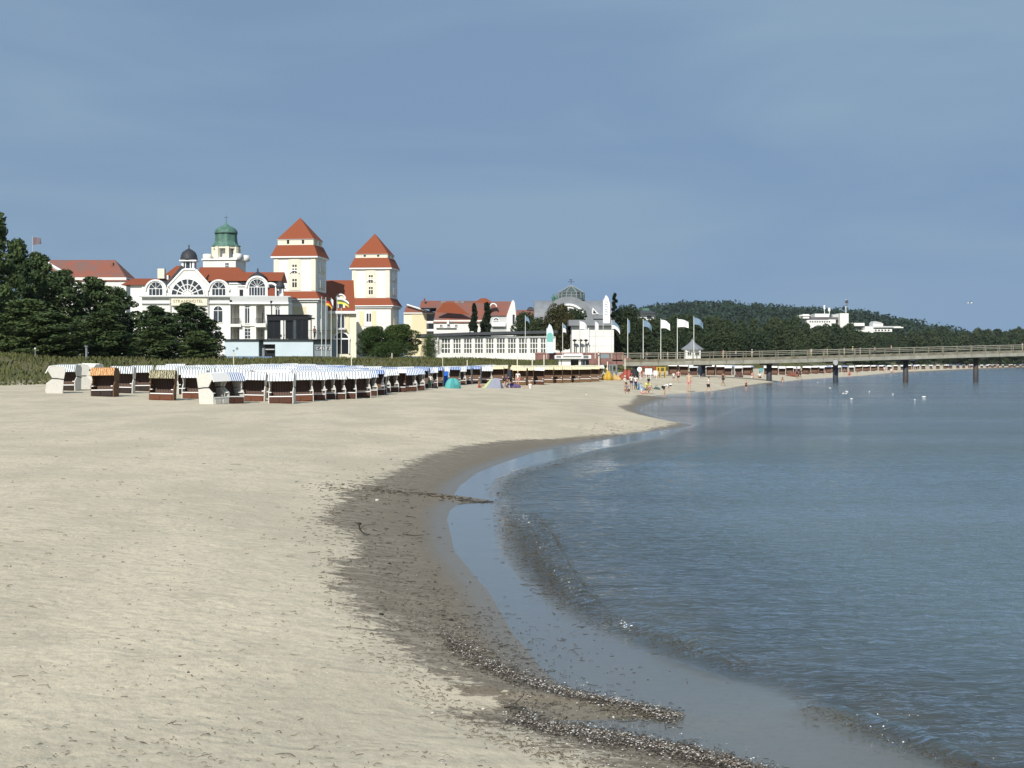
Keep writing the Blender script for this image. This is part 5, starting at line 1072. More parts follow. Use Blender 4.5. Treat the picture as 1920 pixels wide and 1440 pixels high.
tri(MB(), (-14 * k, -.2, 0), (15 * k, -.2, 0), (13 * k, .3, 19 * k), (2 * k, .3, 20 * k), (-4 * k, .1, 14 * k)).build("front_panel", GT, e); tri(MB(), (-21 * k, 0, 0), (-14.2 * k, -.2, 0), (-4 * k, .1, 14 * k), (0, .3, 21 * k), (-1 * k, .4, 21 * k)).build("side_panel", LT, e); tri(MB(), (15.1 * k, -.2, 0), (21 * k, .8, 0), (13.1 * k, .3, 19 * k)).build("end_panel", GT, e)
BLW = mat("bright_blue_cloth", (.02, .12, .48), .8, .15, 3); DBW = mat("deep_blue_cloth", (.03, .14, .33), .8, .2, 3)
for px_, by, w_, h_, m, lab in ((832, 724, 15, 28, BLW, "bright blue windbreak standing behind the turquoise tent"), (914, 716, 15, 24, DBW, "deep blue windbreak leaning between the brown and tan chairs")):
    x, y, z = ground_at(px_, by); k = y / F; e = empty("windbreak", (x, y, z), R(-20), lab, "windbreak")
    MB().prismx([(-.02, .05), (.03, .05), (.33, h_ * k), (.28, h_ * k)], -w_ * k / 2, w_ * k / 2).build("cloth", m, e)
    for sx in (-1, 1): MB().tube((sx * w_ * k / 2, 0, 0), (sx * w_ * k / 2, .33, h_ * k + .06), .025, n=5).build("stick", TRIM, e)
def parasol_closed(px_, by, h_, w_, m, lab):
    x, y, z = ground_at(px_, by); k = y / F; e = empty("closed_parasol", (x, y, z), 0, lab, "parasol")
    MB().tube((0, 0, 0), (0, 0, h_ * k), .03, n=6).build("pole", STEEL, e); MB().lathe([(.02, h_ * k), (w_ * k * .35, h_ * k * .85), (w_ * k * .5, h_ * k * .5), (w_ * k * .42, h_ * k * .32)], 0, 0, 9, cap=False).build("cover", m, e, True)
parasol_closed(955, 727, 35, 11, mat("charcoal_canvas", (.03, .035, .045), .9), "dark closed parasol right of the grey shelter")
parasol_closed(1189, 724, 34, 18, mat("black_canvas", (.025, .027, .03), .9), "black closed parasol with a blue bag hung before it")
parasol_closed(1312, 708, 24, 9, mat("navy_canvas", (.02, .03, .05), .9), "dark parasol at the pillar below the flag line")
def board(px_, by, t_, w_, m, lab, nm, cat, round_=False, leg=True):
    x, y, z = ground_at(px_, by); k = y / F; e = empty(nm, (x, y, z), 0, lab, cat); h_ = (by - t_) * k
    if round_: MB().half(0, h_ - w_ * k / 2, w_ * k / 2, -.03, .03, 12).build("disc", m, e); MB().add([(a_, b_, 2 * (h_ - w_ * k / 2) - c_) for a_, b_, c_ in MB().half(0, h_ - w_ * k / 2, w_ * k / 2, -.03, .03, 12).v], [tuple(f[::-1]) for f in MB().half(0, 0, 1, 0, 1, 12).f]).build("lower_disc", m, e)
    else: MB().box(-w_ * k / 2, w_ * k / 2, -.04, .04, h_ * .45, h_).build("board", m, e)
    for sx in (-.3, .3): MB().box(sx * w_ * k - .03, sx * w_ * k + .03, -.03, .03, 0, h_ * .44).build("leg", STEEL, e)
board(1199, 712, 688, 9, TRIM, "round white sign beside the black closed parasol", "round_sign", "sign", True)
board(1216, 711, 691, 13, TRIM, "wide white board below the pier next to the red frame", "notice_board", "board"); board(1229, 711, 695, 7, TRIM, "small white board beside the yellow climbing frame", "notice_board", "board")
board(1427, 708, 690, 8, mat("teal_board", (.10, .30, .33), .6), "teal oval board standing before the pier pillar", "surfboard", "board", True)
YP = mat("yellow_play_paint", (.50, .32, .05), .6); RP = mat("red_play_paint", (.30, .065, .045), .6)
def frame(px_, by, t_, w_, m, lab, nm, cat):
    x, y, z = ground_at(px_, by); k = y / F; e = empty(nm, (x, y, z), 0, lab, cat); h_ = (by - t_) * k; w = w_ * k / 2
    for sx in (-1, -.2, 1):
        for yy in (0, 1.2): MB().tube((sx * w, yy, 0), (sx * w, yy, h_), .07, n=6).build("upright", m, e)
    for zz_ in (.55, .98): MB().box(-w, w, -.05, .05, h_ * zz_ - .1, h_ * zz_).build("crossbar", m, e)
    MB().box(-w, w, 0, 1.2, h_ * .5, h_ * .54).build("platform", m, e)
frame(1240, 708, 688, 15, YP, "yellow climbing frame on the sand below the pier", "climbing_frame", "climbing frame"); frame(1216, 708, 687, 24, RP, "red frame with boards below the pier, left of the yellow one", "play_frame", "play frame")
frame(1150, 712, 683, 13, GREYR, "grey metal frame holding nets beside the tan box", "net_frame", "frame")
def heap(px_, by, w_, h_, m, lab, nm, cat, seed=0):
    """a soft rounded thing: bag, pile of towels, inflatable"""
    x, y, z = ground_at(px_, by); k = y / F; e = empty(nm, (x, y, z - .02), 0, lab, cat); r_ = np.random.default_rng(seed + int(px_)); mb = MB()
    for i in range(9):
        cx_, cy_, s1 = r_.uniform(-.42, .42) * w_ * k, r_.uniform(-.3, .3), r_.uniform(.18, .42); hz = h_ * k * r_.uniform(.45, 1.0) * (1 - abs(cx_) / (w_ * k)); rx = w_ * k * s1
        mb.lathe([(rx * .8, 0), (rx * .95, hz * .35), (rx * .7, hz * .7), (rx * .3, hz)], cx_, cy_, 7, r_.uniform(0, 1))
    mb.build("body", m, e, True); MB().arc(0, h_ * k * .9, w_ * k * .16, .03, -.02, .02, n=8).build("handle", ROPE, e)
heap(1138, 713, 15, 27, YP, "yellow inflatable beach toy at the end of the tan chairs", "inflatable_toy", "inflatable toy"); heap(1087, 712, 9, 22, YP, "yellow cloth bundle hanging by the gap in the tan chairs", "cloth_bundle", "bundle")
heap(1178, 712, 26, 26, RP, "large dark red inflatable below the pier's first span", "inflatable_slide", "inflatable"); heap(1156, 713, 16, 14, mat("tan_canvas", (.50, .34, .14), .8), "tan crate-like bundle before the grey net frame", "cloth_bundle", "bundle")
heap(1192, 722, 10, 11, mat("sky_blue_bag", (.12, .28, .48), .8), "blue bag hanging before the black parasol", "beach_bag", "bag"); heap(1202, 731, 10, 12, mat("light_blue_towel", (.20, .42, .62), .9), "light blue towel heap between the sitting and the yellow-shirted person", "towel_heap", "towels")
heap(1231, 730, 9, 7, mat("dark_green_bag", (.06, .10, .10), .9), "dark green bag lying alone on the sand", "beach_bag", "bag"); heap(814, 728, 11, 12, mat("black_bag", (.02, .02, .025), .9), "black bag with grey top beside the person in green trousers", "beach_bag", "bag")
heap(962, 727, 20, 14, mat("purple_blanket", (.13, .09, .20), .9), "purple striped blankets heaped below the dark parasol", "blanket_heap", "blankets"); heap(1385, 707, 14, 8, mat("brown_towels", (.10, .06, .05), .9), "brown towels heaped by the far water's edge", "towel_heap", "towels")
heap(1487, 706, 20, 12, mat("rust_parasol_cloth", (.18, .07, .05), .9), "rust-brown shelter at the tip of the sandy point", "beach_shelter", "shelter"); heap(1462, 700, 22, 9, mat("rust_cloth", (.22, .09, .06), .9), "low rust-brown awning on the sandy point", "beach_shelter", "shelter")
# ---------------------------------------------------------------- people and birds
SKIN = mat("skin", (.50, .30, .21), .6); SKIN2 = mat("tanned_skin", (.34, .19, .12), .6)
HAIRB = mat("brown_hair", (.07, .045, .03), .8); HAIRL = mat("fair_hair", (.40, .30, .16), .8); HAIRK = mat("black_hair", (.02, .018, .016), .8)
def cl(name, c): return mat(name + "_cloth", c, .85, .12, 6)
WH = cl("white", (.76, .75, .72)); BK = cl("black", (.025, .025, .03)); GN = cl("green", (.12, .19, .13)); YL = cl("yellow", (.72, .68, .20)); GR = cl("grey", (.22, .22, .24)); PK = cl("pink", (.60, .30, .28)); NV = cl("navy", (.03, .04, .09)); BE = cl("beige", (.50, .40, .27)); BL = cl("light_blue", (.25, .42, .58)); PU = cl("purple", (.12, .06, .13)); RD = cl("red", (.40, .06, .05))
POSES = {   # joints in metres for a 1.75 m person facing -y: pelvis, chest, neck, head, then (shoulder, elbow, wrist) and (hip, knee, ankle, toe) left and right
 'stand': dict(pel=(0, 0, .94), che=(0, .02, 1.30), nec=(0, .02, 1.47), hea=(0, 0, 1.62), arm=[((.19, .02, 1.41), (.25, .04, 1.13), (.23, -.06, .88)), ((-.19, .02, 1.41), (-.24, .05, 1.13), (-.25, -.02, .87))], leg=[((.09, 0, .90), (.10, -.02, .49), (.10, .03, .08), (.11, -.14, .03)), ((-.09, 0, .90), (-.11, -.01, .49), (-.12, .03, .08), (-.14, -.13, .03))]),
 'walk': dict(pel=(0, 0, .92), che=(0, -.03, 1.28), nec=(0, -.04, 1.45), hea=(0, -.07, 1.60), arm=[((.19, -.03, 1.39), (.23, .14, 1.14), (.22, .10, .90)), ((-.19, -.03, 1.39), (-.23, -.16, 1.15), (-.21, -.33, 1.00))], leg=[((.09, 0, .88), (.10, -.22, .50), (.10, -.30, .10), (.10, -.46, .06)), ((-.09, 0, .88), (-.10, .08, .48), (-.10, .36, .16), (-.10, .24, .04))]),
 'bend': dict(pel=(0, .12, .90), che=(0, -.22, 1.08), nec=(0, -.38, 1.10), hea=(0, -.52, 1.04), arm=[((.19, -.30, 1.08), (.21, -.36, .80), (.16, -.48, .56)), ((-.19, -.30, 1.08), (-.21, -.34, .80), (-.16, -.50, .58))], leg=[((.10, .10, .87), (.13, .0, .47), (.13, .06, .08), (.14, -.10, .03)), ((-.10, .10, .87), (-.14, -.02, .47), (-.15, .05, .08), (-.17, -.11, .03))]),
 'sit': dict(pel=(0, .1, .13), che=(0, .16, .48), nec=(0, .14, .66), hea=(0, .10, .81), arm=[((.19, .15, .60), (.25, .28, .34), (.24, .34, .09)), ((-.19, .15, .60), (-.23, .0, .38), (-.14, -.22, .38))], leg=[((.10, .05, .13), (.16, -.34, .36), (.15, -.66, .07), (.16, -.80, .06)), ((-.10, .05, .13), (-.15, -.36, .26), (-.15, -.75, .07), (-.17, -.90, .07))]),
 'crouch': dict(pel=(0, .12, .36), che=(0, -.02, .68), nec=(0, -.10, .84), hea=(0, -.18, .97), arm=[((.18, -.05, .80), (.24, -.26, .58), (.15, -.44, .40)), ((-.18, -.05, .80), (-.24, -.24, .58), (-.14, -.46, .36))], leg=[((.10, .10, .36), (.17, -.28, .50), (.15, .02, .09), (.16, -.16, .03)), ((-.10, .10, .36), (-.16, -.30, .48), (-.16, .0, .09), (-.17, -.17, .03))])}
TODO = []
def skinned(name, verts, edges, rad, root, m, parent, sub=1):
    me = bpy.data.meshes.new(name); me.from_pydata(verts, edges, []); o = bpy.data.objects.new(name, me); COL.objects.link(o); o.parent = parent; me.materials.append(m)
    sk = o.modifiers.new("skin", 'SKIN'); sk.branch_smoothing = .3
    if not me.skin_vertices:
        me.skin_vertices.new() if hasattr(me.skin_vertices, 'new') else None
    d = me.skin_vertices[0].data
    for i, r in enumerate(rad):
        r = r if isinstance(r, tuple) else (r, r); d[i].radius = r; d[i].use_root = (i == root)
    if sub: o.modifiers.new("sub", 'SUBSURF').levels = sub; o.modifiers[-1].render_levels = sub
    TODO.append(o); return o
def person(px, by, hpx, pose, yaw, skin, top, bottom, hair, label, group=None, hat=None, z=None, Y=None, sleeves=True, trousers=False, swim=False):
    if Y is None: x, y, zz = ground_at(px, by)
    else: x, y = PX(px, Y), Y; zz = z
    full = {'stand': 1.75, 'walk': 1.72, 'bend': 1.22, 'sit': .93, 'crouch': 1.1}[pose]; sc_ = hpx * y / F / full
    if zz < .02 and z is None: zz = max(zz, -.18)
    e = empty("person", (x, y, zz), R(yaw), label, "person", group); e.scale = (sc_,) * 3
    p = POSES[pose]; V, E, Rr = [], [], []
    def v(c, r, par=None): V.append(c); Rr.append(r); (E.append((par, len(V) - 1)) if par is not None else None); return len(V) - 1
    lerp = lambda a, b, t: tuple(a[i] + (b[i] - a[i]) * t for i in range(3))
    pe = v(p['pel'], (.135, .10)); wa = v(lerp(p['pel'], p['che'], .45), (.115, .085), pe); ch = v(p['che'], (.15, .10), wa); ne = v(p['nec'], .05, ch)
    hd = v(p['hea'], (.078, .092), ne); d_ = Vector(p['hea']) - Vector(p['nec']); v(tuple(Vector(p['hea']) + d_.normalized() * .09), (.062, .075), hd); v((p['hea'][0], p['hea'][1] - .115, p['hea'][2] - .015), .014, hd)
    for sh, el, wr in p['arm']:
        a = v(sh, .055, ch); b = v(el, .040, a); c = v(wr, .027, b); dd = (Vector(wr) - Vector(el)).normalized(); sd_ = dd.cross(Vector((0, 1, 0))).normalized() if abs(dd.y) < .9 else Vector((1, 0, 0))
        pm = Vector(wr) + dd * .07; pi = v(tuple(pm), (.034, .018), c)
        for k, ln in enumerate((.065, .075, .07, .055)):
            q = pm + sd_ * (.024 - .016 * k) + dd * .03; i1 = v(tuple(q), .0085, pi); v(tuple(q + dd * ln * .9 + Vector((0, -.012, 0))), .007, i1)
        v(tuple(Vector(wr) + dd * .05 + sd_ * .045), .009, c)
    for hi, kn, an, to in p['leg']:
        a = v(hi, .085, pe); b = v(kn, .055, a); m_ = v(lerp(kn, an, .35), .052, b); c = v(an, .036, m_); v(to, (.042, .025), c)
    skinned("body", V, E, Rr, 0, skin, e)
    if top:
        V, E, Rr = [], [], []; pe = v(p['pel'], (.15, .115)); wa = v(lerp(p['pel'], p['che'], .45), (.135, .105), pe); ch = v(p['che'], (.168, .118), wa); v(lerp(p['che'], p['nec'], .7), (.085, .065), ch)
        if sleeves:
            for sh, el, wr in p['arm']: a = v(sh, .072, ch); v(lerp(sh, el, .75), .058, a)
        skinned("swimsuit" if swim else "shirt", V, E, Rr, 0, top, e)
    if bottom:
        V, E, Rr = [], [], []; pe = v(tuple(Vector(p['pel']) + Vector((0, 0, .03))), (.155, .12))
        for hi, kn, an, to in p['leg']:
            a = v(hi, .102, pe); b = v(kn if trousers else lerp(hi, kn, .7), .075, a)
            if trousers: v(lerp(kn, an, .95), .055, b)
        skinned("trousers" if trousers else "shorts", V, E, Rr, 0, bottom, e)
    c = Vector(p['hea']) + d_.normalized() * .045 + Vector((0, .018, 0)); mb = MB()
    mb.lathe([(.03, -.10), (.088, -.05), (.103, .02), (.088, .075), (.045, .105), (.005, .112)], 0, 0, 10); hh = mb.build("hair", hair, e, True); hh.location = c; hh.rotation_euler = (-.35, 0, 0)
    if hat:
        mb = MB(); mb.lathe([(.19, .03), (.185, .045), (.112, .055), (.108, .12), (.07, .145), (.005, .15)], 0, 0, 12); ho = mb.build("hat", hat, e, True); ho.location = c
    return e
BG = "bathers on the beach"
person(807, 728, 27, 'stand', 15, SKIN2, WH, GN, HAIRK, "person in a white top and green trousers standing by the brown chairs", BG, trousers=True)
person(900, 727, 15, 'sit', 60, SKIN2, None, RD, HAIRB, "person with bare back sitting in front of the brown chairs by the deep blue windbreak", BG)
person(971, 725, 30, 'stand', -20, SKIN, WH, PK, HAIRL, "person in white standing next to the dark closed parasol", BG)
person(947, 727, 22, 'bend', 70, SKIN, PU, BK, HAIRK, "person in purple bending over blankets by the dark parasol", BG)
person(992, 729, 14, 'sit', -60, SKIN, WH, WH, HAIRL, "small child in white sitting on open sand before the maroon chair", BG)
person(1138, 700, 12, 'stand', 0, SKIN, YL, BK, HAIRB, "person in yellow behind the yellow inflatable toy", BG)
person(1176, 739, 22, 'crouch', -30, SKIN, GR, BK, HAIRK, "child crouching on the sand at the front of the family group", BG)
person(1184, 730, 29, 'stand', 20, SKIN2, WH, NV, HAIRK, "person in white top with reddish cap standing in the family group", BG, hat=RD)
person(1192, 731, 28, 'stand', -30, SKIN, WH, BK, HAIRK, "dark-haired person standing at the back of the family group", BG, trousers=True)
person(1172, 729, 24, 'stand', 40, SKIN, WH, BE, HAIRL, "person with a wide white sun hat beside the family group", BG, hat=WH)
person(1213, 738, 27, 'crouch', 40, SKIN2, YL, GR, HAIRK, "person in a bright yellow shirt and dark hat crouching near the water", BG, hat=BK)
person(1205, 739, 15, 'sit', 75, SKIN, WH, PK, HAIRL, "person sitting with bare legs stretched out on the sand", BG)
person(1246, 744, 26, 'bend', 75, SKIN, WH, BK, HAIRK, "person in white bending low at the narrow tongue of water", BG, hat=WH)
person(1263, 717, 20, 'stand', 0, SKIN, WH, GR, HAIRK, "smaller figure of the pair walking on the sand below the far chairs", BG)
person(1272, 718, 25, 'walk', -20, SKIN, PK, BK, HAIRK, "taller figure of the pair walking on the sand below the far chairs", BG)
person(1292, 735, 38, 'stand', -15, SKIN, BE, PK, HAIRB, "tall slim person in beige standing at the water's edge", BG)
person(1328, 738, 32, 'walk', 70, SKIN, WH, BK, HAIRB, "person in white shirt and black shorts wading and reaching down", BG)
person(1356, 724, 27, 'walk', -60, SKIN2, BK, BK, HAIRK, "person in a dark swimsuit walking along the water's edge", BG, sleeves=False, swim=True)
person(1399, 733, 21, 'stand', 10, SKIN, BK, BK, HAIRL, "child in a dark swimsuit standing ankle-deep in the water", BG, sleeves=False, swim=True)
person(1467, 719, 12, 'crouch', 0, SKIN2, None, WH, HAIRK, "child in white trunks squatting at the tip of the sandy point", BG)
person(1494, 711, 22, 'stand', 30, SKIN2, PU, BK, HAIRK, "dark-clad person standing at the very tip of the sandy point", BG)
person(1501, 711, 20, 'walk', -60, SKIN2, BK, BK, HAIRK, "second dark-clad person just past the tip of the sandy point", BG)
person(1412, 709, 13, 'sit', 30, SKIN, PK, WH, HAIRB, "person in pink sitting under the far white awnings", BG); person(1424, 709, 12, 'sit', -30, SKIN, WH, BK, HAIRB, "person sitting beside the teal oval board", BG)
for i, (px_, by, h_, po, m1, m2, lab) in enumerate([(1545, 701, 9, 'crouch', GR, BK, "tiny dark figure crouching left of the first sea pillar"), (1583, 703, 13, 'stand', BK, BK, "tiny dark figure standing right of the first sea pillar"), (1592, 704, 9, 'sit', RD, RD, "tiny figure in red sitting by the far water's edge"),
    (1607, 704, 12, 'stand', NV, NV, "tiny figure in navy standing alone at the far water's edge"), (1658, 699, 12, 'walk', WH, PK, "tiny figure in white walking between first and second sea pillar"), (1672, 699, 10, 'sit', WH, BE, "tiny figure in white sitting between first and second sea pillar"),
    (1709, 697, 12, 'walk', BE, BE, "tiny pale figure walking just past the second sea pillar"), (1716, 697, 12, 'stand', PK, WH, "tiny pink figure standing just past the second sea pillar"), (1745, 693, 8, 'stand', BK, BK, "tiny dark figure between second and third sea pillar"), (1818, 690.5, 9, 'stand', WH, BK, "tiny figure in white left of the third sea pillar"), (1870, 689.2, 8, 'stand', RD, BE, "tiny reddish figure right of the third sea pillar")]):
    person(px_, by, h_, po, random.uniform(-80, 80), SKIN, m1, m2, HAIRB, lab, "far bathers beyond the pier")
for px_, top, m1, hat, lab in ((1122, 666, WH, None, "walker in white beside the terrace wall at the pier's root"), (1167, 660, BK, None, "walker in black entering the pier"), (1213, 662, GR, None, "walker in grey on the pier near the flagpoles"), (1252, 664, WH, None, "walker on the pier left of the pointed kiosk"), (1356, 655, PK, None, "walker in pink on the pier right of the pointed kiosk"),
    (1380, 661, WH, None, "smaller walker in white leaning on the pier rail"), (1410, 658, WH, WH, "walker with white cap on the pier above the sandy point"), (1521, 656, WH, None, "walker in white on the pier left of the first sea pillar"), (1551, 658, BE, None, "walker in beige on the pier above the first sea pillar"), (1583, 657, WH, None, "walker in white leaning over the pier rail above the round sign"),
    (1599, 650, YL, YL, "tall walker with yellow hat and top on the pier"), (1613, 652, GR, None, "walker in grey next to the yellow-hatted one on the pier"), (1640, 650, GR, None, "walker in grey alone between pillars on the pier"), (1671, 646, BE, None, "walker in beige on the pier above the second sea pillar"), (1917, 647, WH, None, "walker in white at the frame's edge on the pier")):
    s_ = float(np.interp(px_, [pxs(i * st)[0] for i in range(n + 1)], [i * st for i in range(n + 1)])); Y = pxs(s_)[1] + 1.6; zd = rz(s_) - .97
    hpx = min(21, max(15, (HY - (zd - CZ) / Y * F) - top)); person(px_, 0, hpx, 'stand', random.choice([90, -90, 60, -60]), SKIN, m1, random.choice([BK, NV, BE]), random.choice([HAIRB, HAIRK]), lab, "people walking on the pier", hat=hat, Y=Y, z=zd, trousers=True)
person(590, 0, 24, 'stand', 60, SKIN2, mat("rust_cloth_top", (.20, .07, .05), .85), BK, HAIRK, "person in rust red standing on the roof terrace beside the black glass box", None, Y=301.5, z=PZ(635.5, 301.5), trousers=True)
dg = bpy.context.evaluated_depsgraph_get(); dg.update()
for o in TODO:
    me = bpy.data.meshes.new_from_object(o.evaluated_get(dg)); me.polygons.foreach_set("use_smooth", [True] * len(me.polygons))
    if not me.materials: me.materials.append(o.data.materials[0])
    o.modifiers.clear(); o.data = me

FEA = mat("white_feathers", (.80, .80, .78), .8); FEG = mat("grey_feathers", (.35, .37, .40), .8); BEAK = mat("orange_beak", (.6, .25, .04), .6)
def gull(loc, yaw, wing, size, label):
    e = empty("gull", loc, R(yaw), label, "gull", "gulls over the water"); e.scale = (size,) * 3
    b_ = MB(); b_.lathe([(.01, -.24), (.035, -.18), (.075, -.06), (.085, .04), (.06, .13), (.042, .17), (.05, .21), (.04, .25), (.01, .275)], 0, 0, 10); bo = b_.build("body", FEA, e, True); bo.rotation_euler = (R(90), 0, 0)
    for s_ in (-1, 1):
        z1, z2 = (.16, .08) if wing else (.01, -.02); x1, x2 = (.28, .62) if wing else (.075, .05); y2 = .18 if wing else .30
        w_ = MB(); w_.add([(s_ * .04, -.08, .05), (s_ * .04, .10, .05), (s_ * x1, .10, z1), (s_ * x1, -.09, z1 + .02), (s_ * x2, y2, z2), (s_ * .04, -.08, .03), (s_ * .04, .10, .03), (s_ * x1, .10, z1 - .02), (s_ * x1, -.09, z1)], [(0, 1, 2, 3), (3, 2, 4), (8, 7, 6, 5), (8, 4, 7), (1, 0, 5, 6), (0, 3, 8, 5), (2, 1, 6, 7)]).build("wing", FEG, e)
    bk = MB().lathe([(.012, 0), (.002, .05)], 0, 0, 5).build("beak", BEAK, e); bk.location = (0, -.27, 0); bk.rotation_euler = (R(90), 0, 0)
    return e
for i, (px_, py_, wing, dz, lab) in enumerate([(1557, 728, 1, .5, "gull flapping at the foot of the first sea pillar"), (1533, 717, 0, .05, "gull floating left of the first sea pillar"), (1583, 738, 1, .4, "gull with raised wings below the first sea pillar, left of two"), (1589, 735, 1, .6, "gull with raised wings directly beside the other flapping one"), (1597, 748, 0, .08, "gull floating nearest the beach of all the gulls"),
    (1630, 734, 0, .08, "gull floating alone between first and second sea pillar"), (1674, 739, 0, .06, "faint gull floating left below the second sea pillar"), (1715, 750, 0, .07, "gull floating lower of the pair past the second sea pillar"), (1733, 744, 0, .07, "gull floating upper of the pair past the second sea pillar")]):
    x, y = P2(px_, py_, dz); gull((x, y, dz), random.uniform(-100, 100), wing, .85 if wing else .8, lab)
gull((PX(1818, 150), 150, PZ(568, 150)), 80, 1, .95, "single gull flying in the empty sky")

# ---------------------------------------------------------------- weed, shells and small things by the water
def px_cloud(line, n, sx, sy, z=.05):
    L_ = np.array(line, float); sl = np.r_[0, np.cumsum(np.hypot(*np.diff(L_, axis=0).T))]; t = rng.uniform(0, sl[-1], n)
    u = np.interp(t, sl, L_[:, 0]) + rng.normal(0, sx, n); v = np.interp(t, sl, L_[:, 1]) + rng.normal(0, sy, n) * np.interp(t, [0, sl[-1] * .5, sl[-1]], [1, 1, .7])
    d = F * (CZ - z) / (v - HY); x, y = (u - CX) / F * d, d; h = height(x, y)[0]; return x, y, np.maximum(h, -.004)
B1 = [(830, 1205), (880, 1238), (965, 1272), (1060, 1297), (1180, 1322), (1275, 1336)]; B2 = [(960, 1345), (1080, 1372), (1180, 1392), (1290, 1415), (1400, 1440), (1460, 1455)]
def shells():
    parts = [px_cloud(B1, 1500, 8, 7), px_cloud(B1, 700, 12, 14), px_cloud(B2, 1900, 10, 10), px_cloud(B2, 1500, 16, 22), px_cloud([(820, 1170), (900, 1225), (1000, 1285)], 350, 30, 16), px_cloud([(700, 1050), (760, 1130), (860, 1230)], 160, 50, 45), px_cloud([(1000, 1400), (1250, 1480)], 260, 60, 25)]
    n0 = 260; u = rng.uniform(0, 900, n0); v = rng.uniform(1010, 1440, n0); d = F * (CZ - .6) / (v - HY); parts.append(((u - CX) / F * d, d, height((u - CX) / F * d, d)[0]))
    x, y, z = (np.concatenate([p[i] for p in parts]) for i in range(3)); n = len(x); r = rng.uniform(.004, .0125, n); r[-n0:] *= .7
    a = rng.uniform(0, 6.28, n); tilt = rng.uniform(-.7, .7, (n, 2)); pile = rng.uniform(0, .03, n); pile[5600:] = 0
    k = 6; V = []; 
    ring = [(math.cos(2 * math.pi * i / k), .75 * math.sin(2 * math.pi * i / k)) for i in range(k)]
    cx_ = np.cos(a); sx_ = np.sin(a)
    for (p, q) in ring + [(0, 0)]:
        X = r * (p * cx_ - q * sx_); Y = r * (p * sx_ + q * cx_); Z = X * tilt[:, 0] + Y * tilt[:, 1] + (r * .55 if (p, q) == (0, 0) else 0); V.append(np.stack([x + X, y + Y, z + pile + .002 + np.abs(Z) * .9 + (0 if (p, q) != (0, 0) else r * .2)], -1))
    V = np.stack(V, 1).reshape(-1, 3); fs = np.array([(i, (i + 1) % k, k) for i in range(k)]); Q = (np.arange(n)[:, None, None] * (k + 1) + fs[None]).reshape(-1, 3)
    m, nt, N, L = nodes("shell_fragments"); noise, rg, mix, mth, attr, mapv = mk(N, L); out = N("ShaderNodeOutputMaterial"); b_ = N("ShaderNodeBsdfPrincipled"); L(b_.outputs[0], out.inputs[0]); b_.inputs['Roughness'].default_value = .35
    tc = N("ShaderNodeTexCoord"); L(mix(rg(attr('tone'), .35, .62), (.10, .075, .05), mix(rg(attr('tone'), .66, .98), (.26, .20, .14), (.74, .72, .66))), b_.inputs['Base Color'])
    tone = rng.random(n); tone[-n0:] = .6 + .4 * tone[-n0:]
    o = np_mesh("shells", V, Q, m, False, {'tone': np.repeat(tone, k + 1)}); tag(o, "broken white and brown mussel shells heaped along the two low banks", "shells", kind='stuff')
shells()
def foam():
    P = [px_cloud(l, c, a, b, .08) for l, c, a, b in (([(978, 968), (1000, 984)], 45, 4, 3), ([(1008, 1018), (1022, 1030)], 22, 4, 5), ([(1168, 1168), (1180, 1178)], 30, 3, 4), ([(1600, 1352), (1690, 1388), (1760, 1420)], 14, 12, 8), ([(1040, 1060), (1100, 1130)], 25, 8, 8))]
    x, y = (np.concatenate([p[i] for p in P]) for i in range(2)); n = len(x); C = np.stack([x, y, .05 + rng.uniform(0, .05, n)], -1); V, Q = leaf_quads(C, .010, .3, .6)
    tag(np_mesh("foam", V, Q, mat("sea_foam", (.75, .78, .78), .6)), "few white foam flecks on the small breaking ripples", "foam", kind='stuff')
foam()
def strips(name, sets, m, label, cat, wmul=1.0, lmul=1.0):
    x, y, z = (np.concatenate([p[i] for p in sets]) for i in range(3)); n = len(x); ln = rng.uniform(.012, .06, n) * lmul * (1 + .6 * (rng.random(n) < .08) * 3); w = rng.uniform(.0018, .0048, n) * wmul; a = rng.normal(0, .9, n); c = rng.uniform(-1.5, 1.5, n); lift = rng.uniform(0, .012, n); k = 4; V = []
    w = w * np.clip(np.hypot(x, y) / 14, 1, 2.2); ln = ln * np.clip(np.hypot(x, y) / 16, 1, 2.0)
    for i in range(k + 1):
        t = i / k - .5; aa = a + c * t; X = x + np.cos(a) * ln * t - np.sin(a) * c * ln * t * t * .8; Y = y + np.sin(a) * ln * t + np.cos(a) * c * ln * t * t * .8; ww = w * (1 - abs(t) * 1.3)
        zz = z + .004 + lift * (1 - 4 * t * t)
        V += [np.stack([X - np.sin(aa) * ww, Y + np.cos(aa) * ww, zz], -1), np.stack([X, Y, zz + w * .9], -1), np.stack([X + np.sin(aa) * ww, Y - np.cos(aa) * ww, zz], -1)]
    V = np.stack(V, 1).reshape(-1, 3); fs = np.array([f for i in range(k) for f in ((3 * i, 3 * i + 3, 3 * i + 4, 3 * i + 1), (3 * i + 1, 3 * i + 4, 3 * i + 5, 3 * i + 2))]); Q = (np.arange(n)[:, None, None] * (3 * k + 3) + fs[None]).reshape(-1, 4)
    o = np_mesh(name, V, Q, m); tag(o, label, cat, kind='stuff')
WEED = mat("wet_seaweed", (.045, .036, .024), .55, .4, 9); WEEDD = mat("dried_seaweed", (.13, .10, .06), .9, .5, 6)
